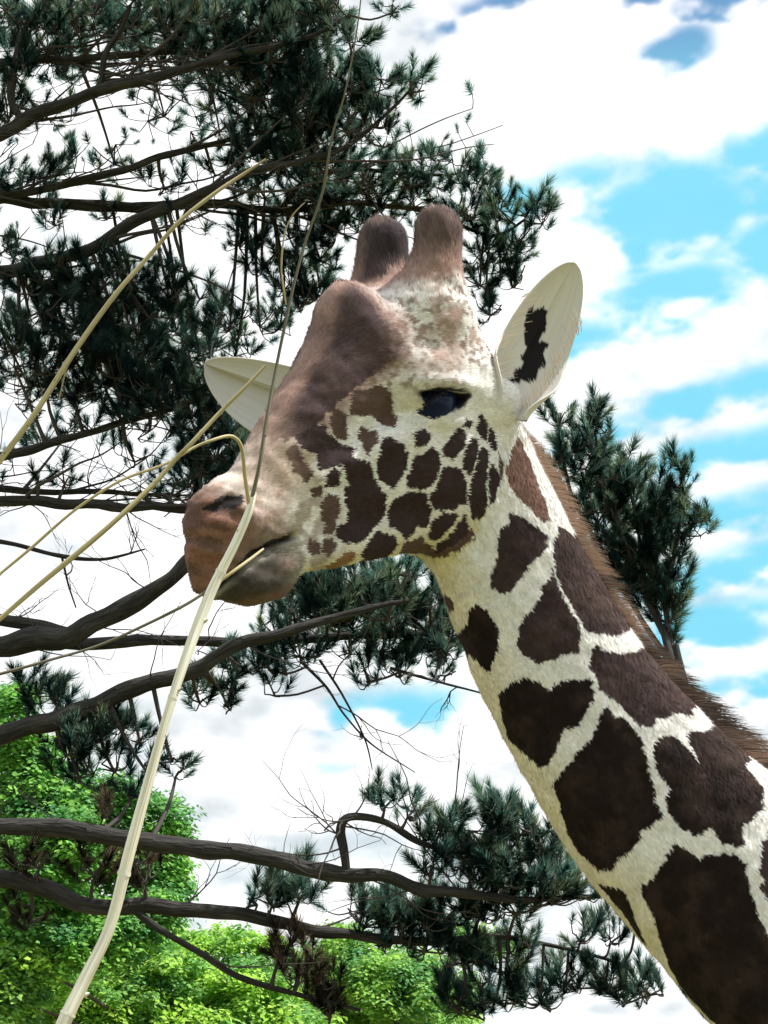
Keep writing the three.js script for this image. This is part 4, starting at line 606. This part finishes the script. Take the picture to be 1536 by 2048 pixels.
function leafyTree(o) {
  const base = at(o.trunk[0], 1024, o.trunk[1]); base.y = 0;
  const tree = root('leafy_tree', base); tagged(tree, o.label, 'tree', o.group);
  const R = rng(o.seed), tr = new Limbs(base), top = o.pads.reduce((m, p) => Math.max(m, at(p[0], p[1], p[4]).y), 0), tip = [base.x, top * 0.8, base.z, 0.05];
  tr.tube([[base.x, 0, base.z, 0.26], [base.x + 0.1, top * 0.3, base.z, 0.2], [base.x - 0.1, top * 0.55, base.z, 0.13], tip], 12, 5, 0.3, o.seed); add(tree, 'trunk', tr.geometry(), leafBarkMat);
  const br = new Limbs(base), place = [], M = new THREE.Matrix4(), Q = new THREE.Quaternion();
  for (const [x, y, rx, ry, d] of o.pads) {
    const c = at(x, y, d), k = d / FOCAL, hy = clamp(c.y - 0.9, 0.6, top * 0.75);
    br.tube([[base.x, hy, base.z, 0.04], [mix(base.x, c.x, 0.5), mix(hy, c.y, 0.6), mix(base.z, c.z, 0.5), 0.028], [c.x, c.y, c.z, 0.012]], 5, 4, 0.6, o.seed);
    const clumps = Math.round((rx * ry) / 88);
    for (let i = 0; i < clumps; i++) {
      const u = R() * 2 - 1, an = R() * 6.283, s = Math.sqrt(1 - u * u), rr = 1.05 * Math.pow(R(), 0.4), cc = V(c.x + rr * rx * k * s * Math.cos(an), c.y + rr * ry * k * u, c.z + rr * rx * k * s * Math.sin(an)), cr = 0.16 + 0.16 * R(), tint = R();
      const n = 60 + Math.floor(R() * 40);
      for (let j = 0; j < n; j++) {
        let a, b, e; do { a = R() * 2 - 1; b = R() * 2 - 1; e = R() * 2 - 1; } while (a * a + b * b + e * e > 1);
        const q = V(cc.x + a * cr * 1.2, cc.y + b * cr * 0.75, cc.z + e * cr * 1.2), out = V(a, 0.7 + 0.7 * R(), e).add(V(R() - 0.5, R() - 0.5, R() - 0.5)).normalize();
        place.push([q, out, R() * 6.283, 0.075 + 0.075 * R() * R(), tint]);
      }
    }
  }
  add(tree, 'branch', br.geometry(), leafBarkMat);
  const im = new THREE.InstancedMesh(leafGeo, leafMat, place.length), C = new THREE.Color(); im.name = 'leaves'; im.userData.kind = 'stuff';
  place.forEach(([q, out, spin, size, tint], i) => { Q.setFromUnitVectors(V(0, 1, 0), out).multiply(new THREE.Quaternion().setFromAxisAngle(V(0, 1, 0), spin)); M.compose(q.clone().sub(base), Q, V(size, size, size)); im.setMatrixAt(i, M); const b = 0.7 + 0.6 * R(); C.setRGB((o.tone[0] * (0.3 + 0.95 * tint)) * b, (o.tone[1] * (0.5 + 0.62 * tint)) * b, o.tone[2] * b); im.setColorAt(i, C); });
  tree.add(im);
  return tree;
}
leafyTree({ seed: 21, trunk: [110, 24.5], tone: [0.22, 0.52, 0.075], label: 'bright green leafy tree at the left edge, its crown rising behind the lowest pine limbs', pads: [[15, 1392, 46, 40, 22], [20, 1470, 60, 40, 22], [60, 1515, 80, 46, 22.5], [120, 1590, 80, 50, 22], [40, 1600, 80, 60, 22], [220, 1610, 70, 50, 22.5], [300, 1640, 70, 44, 23], [345, 1690, 36, 50, 23], [70, 1690, 90, 60, 22], [170, 1710, 100, 60, 22.5], [280, 1740, 90, 60, 23], [60, 1760, 110, 70, 21], [60, 1880, 120, 70, 21], [200, 1880, 100, 60, 21.5], [300, 1830, 60, 50, 22], [110, 1680, 90, 60, 21], [40, 1800, 90, 60, 21.5], [140, 1830, 90, 60, 22], [240, 1830, 70, 50, 22.5], [330, 1770, 50, 40, 23]] });
leafyTree({ seed: 22, trunk: [330, 27.5], tone: [0.38, 0.66, 0.09], label: 'yellow-green leafy tree low in front, beneath the pine limb to the left of the twig', pads: [[60, 1930, 100, 60, 25], [150, 1950, 80, 60, 25], [260, 1930, 70, 50, 25], [340, 1890, 70, 36, 26], [440, 1895, 80, 40, 26], [540, 1930, 80, 44, 26], [300, 1990, 110, 50, 25.5], [430, 1985, 110, 60, 25.5], [560, 2020, 90, 44, 25.5], [0, 1990, 90, 70, 20.5], [30, 1920, 70, 50, 20.5], [110, 1990, 130, 70, 24], [250, 2030, 130, 50, 24], [330, 1950, 90, 60, 24.5], [490, 1980, 100, 50, 24.5], [400, 2050, 120, 50, 24], [560, 2060, 120, 50, 24], [60, 2030, 110, 50, 24.5], [200, 2040, 100, 44, 25]] });
leafyTree({ seed: 23, trunk: [790, 29], tone: [0.33, 0.60, 0.09], label: 'low light green leafy tree at the bottom centre behind pine tufts', pads: [[690, 1895, 70, 40, 28], [760, 1925, 70, 46, 28], [840, 1950, 64, 46, 28], [900, 1990, 56, 46, 28], [640, 1940, 60, 46, 28.5], [690, 2010, 100, 50, 28], [810, 2020, 100, 44, 28], [925, 1880, 50, 34, 29], [990, 1895, 36, 26, 29], [790, 1985, 70, 60, 25.5], [830, 1960, 60, 50, 26], [740, 1960, 80, 50, 26], [760, 1980, 100, 50, 27], [850, 2040, 100, 40, 27], [680, 2050, 110, 40, 27], [910, 2035, 50, 30, 28]] });
// ---------------------------------------------------------------- twigs in front
const stalkTexture = (seed, a, b) => barkTexture(seed, a, b, 128);
const [paleMap, paleBump] = stalkTexture(14, [205, 196, 166], [254, 252, 244]);
const paleMat = new THREE.MeshStandardMaterial({ map: paleMap, bumpMap: paleBump, bumpScale: 0.002, roughness: 0.75 }); paleMat.name = 'peeled twig';
const [oliveMap, oliveBump] = stalkTexture(15, [66, 62, 50], [140, 134, 104]);
const oliveMat = new THREE.MeshStandardMaterial({ map: oliveMap, bumpMap: oliveBump, bumpScale: 0.0006, roughness: 0.7 }); oliveMat.name = 'olive twig bark';
const [strawMap, strawBump] = stalkTexture(16, [128, 114, 78], [226, 214, 166]);
const strawMat = new THREE.MeshStandardMaterial({ map: strawMap, bumpMap: strawBump, bumpScale: 0.0006, roughness: 0.65 }); strawMat.name = 'straw stalk';
function stalk(parent, name, path, mat, o, sides = 10) {
  const lm = new Limbs(o), pts = path.map(([x, y, d, r]) => { const p = at(x, y, d); return [p.x, p.y, p.z, (r / FOCAL) * d * (mat === paleMat ? 0.76 : 0.6)]; });
  const P = lm.tube(pts, sides, 8, 0.35, path.length);
  for (let i = 10; i + 3 < P.length; i += 19) { const q = P[i], n = P[i + 1], k = q[3]; lm.tube([[...q.slice(0, 3), k * 0.9], [mix(q[0], n[0], 0.3), mix(q[1], n[1], 0.3), mix(q[2], n[2], 0.3), k * 1.16], [mix(q[0], n[0], 0.7), mix(q[1], n[1], 0.7), mix(q[2], n[2], 0.7), k * 0.95]], sides, 3); }
  const R = rng(path.length * 7 + 1);                                // buds and broken-off side stubs
  for (let i = 6; i + 2 < P.length; i += 5 + Math.floor(R() * 7)) { const q = P[i], n = P[i + 1], d = V(n[0] - q[0], n[1] - q[1], n[2] - q[2]).normalize(), o2 = d.clone().cross(V(R() - 0.5, R() - 0.5, R() - 0.5)).normalize(), e = o2.addScaledVector(d, 0.9).normalize(), L = q[3] * (1.25 + 1.1 * R() * R()), k = q[3] * 0.5; lm.tube([[q[0], q[1], q[2], k], [q[0] + e.x * L * 0.7, q[1] + e.y * L * 0.7, q[2] + e.z * L * 0.7, k * 0.8], [q[0] + e.x * L, q[1] + e.y * L, q[2] + e.z * L, k * 0.25]], 6, 3); }
  return add(parent, name, lm.geometry(), mat);
}
{
  const o = at(120, 2060, 1.52), b = root('bare_branch', o);
  tagged(b, 'pale peeled forked branch running up across the muzzle and held in the giraffe mouth', 'branch');
  stalk(b, 'stem', [[60, 2210, 1.5, 20], [120, 2060, 1.52, 19], [168, 1960, 1.54, 18], [220, 1850, 1.56, 16.5], [262, 1690, 1.58, 15], [312, 1510, 1.61, 13.5], [345, 1400, 1.63, 13], [375, 1310, 1.65, 13], [422, 1188, 1.68, 14], [470, 1090, 1.70, 12], [498, 1025, 1.71, 10], [508, 985, 1.72, 7]], paleMat, o, 14);
  stalk(b, 'twig', [[500, 1015, 1.715, 7], [519, 930, 1.72, 6], [533, 840, 1.74, 6], [553, 730, 1.77, 5.5], [572, 640, 1.78, 5], [590, 560, 1.79, 4.4], [612, 480, 1.8, 4], [645, 385, 1.8, 3.8], [665, 270, 1.8, 3.4], [690, 185, 1.8, 3], [712, 70, 1.8, 2.6], [725, -30, 1.8, 2.2]], oliveMat, o);
  stalk(b, 'twig', [[573, 610, 1.785, 3.4], [563, 540, 1.78, 3], [569, 470, 1.78, 2.6], [586, 430, 1.78, 2.2], [610, 405, 1.78, 1.6]], strawMat, o);
  stalk(b, 'twig', [[499, 1020, 1.715, 7], [489, 950, 1.70, 6.6], [485, 905, 1.69, 6.4], [476, 882, 1.68, 6.6], [458, 872, 1.67, 6], [425, 880, 1.65, 5.5], [390, 894, 1.64, 5], [330, 928, 1.62, 5], [240, 962, 1.6, 5], [150, 1020, 1.58, 5], [60, 1098, 1.56, 5], [-20, 1165, 1.54, 5], [-160, 1290, 1.5, 6]], strawMat, o);
  stalk(b, 'twig', [[436, 1165, 1.69, 5], [380, 1204, 1.67, 5], [300, 1245, 1.65, 5], [200, 1290, 1.63, 5], [100, 1320, 1.6, 5], [0, 1348, 1.58, 5], [-160, 1390, 1.55, 5]], oliveMat, o);
  stalk(b, 'twig', [[432, 1168, 1.69, 5], [470, 1140, 1.705, 5.5], [500, 1118, 1.73, 5], [526, 1098, 1.765, 4]], strawMat, o);
}
{
  const o = at(0, 925, 1.5), b = root('dry_stalk', o);
  tagged(b, 'long smooth straw-coloured stalk rising from the left edge towards the upper middle', 'stalk');
  stalk(b, 'stem', [[-200, 1190, 1.45, 9], [-60, 1000, 1.48, 9], [0, 922, 1.5, 9], [70, 828, 1.51, 8.5], [150, 702, 1.53, 8], [230, 590, 1.55, 7.5], [300, 510, 1.57, 7], [360, 442, 1.58, 6.5], [430, 386, 1.6, 6], [490, 346, 1.62, 5], [532, 318, 1.63, 3]], strawMat, o);
  stalk(b, 'side_shoot', [[150, 702, 1.53, 3], [132, 740, 1.53, 2.6], [118, 800, 1.53, 1.8]], strawMat, o, 6);
}
{
  const o = at(0, 1237, 1.52), b = root('dry_stalk_001', o);
  tagged(b, 'knotty yellow stalk crossing in front of the far ear and ending at it', 'stalk');
  stalk(b, 'stem', [[-200, 1400, 1.48, 8.5], [-60, 1285, 1.5, 8.5], [0, 1237, 1.52, 8.5], [80, 1168, 1.53, 8.5], [150, 1110, 1.54, 8.5], [230, 1042, 1.55, 8], [310, 966, 1.57, 8.5], [350, 920, 1.58, 8], [380, 890, 1.58, 8], [440, 825, 1.6, 7], [490, 775, 1.61, 6], [530, 732, 1.62, 4.5]], strawMat, o);
}
scene.traverse((o) => { if (o.isMesh) { o.castShadow = true; o.receiveShadow = true; } });
renderer.render(scene, camera);
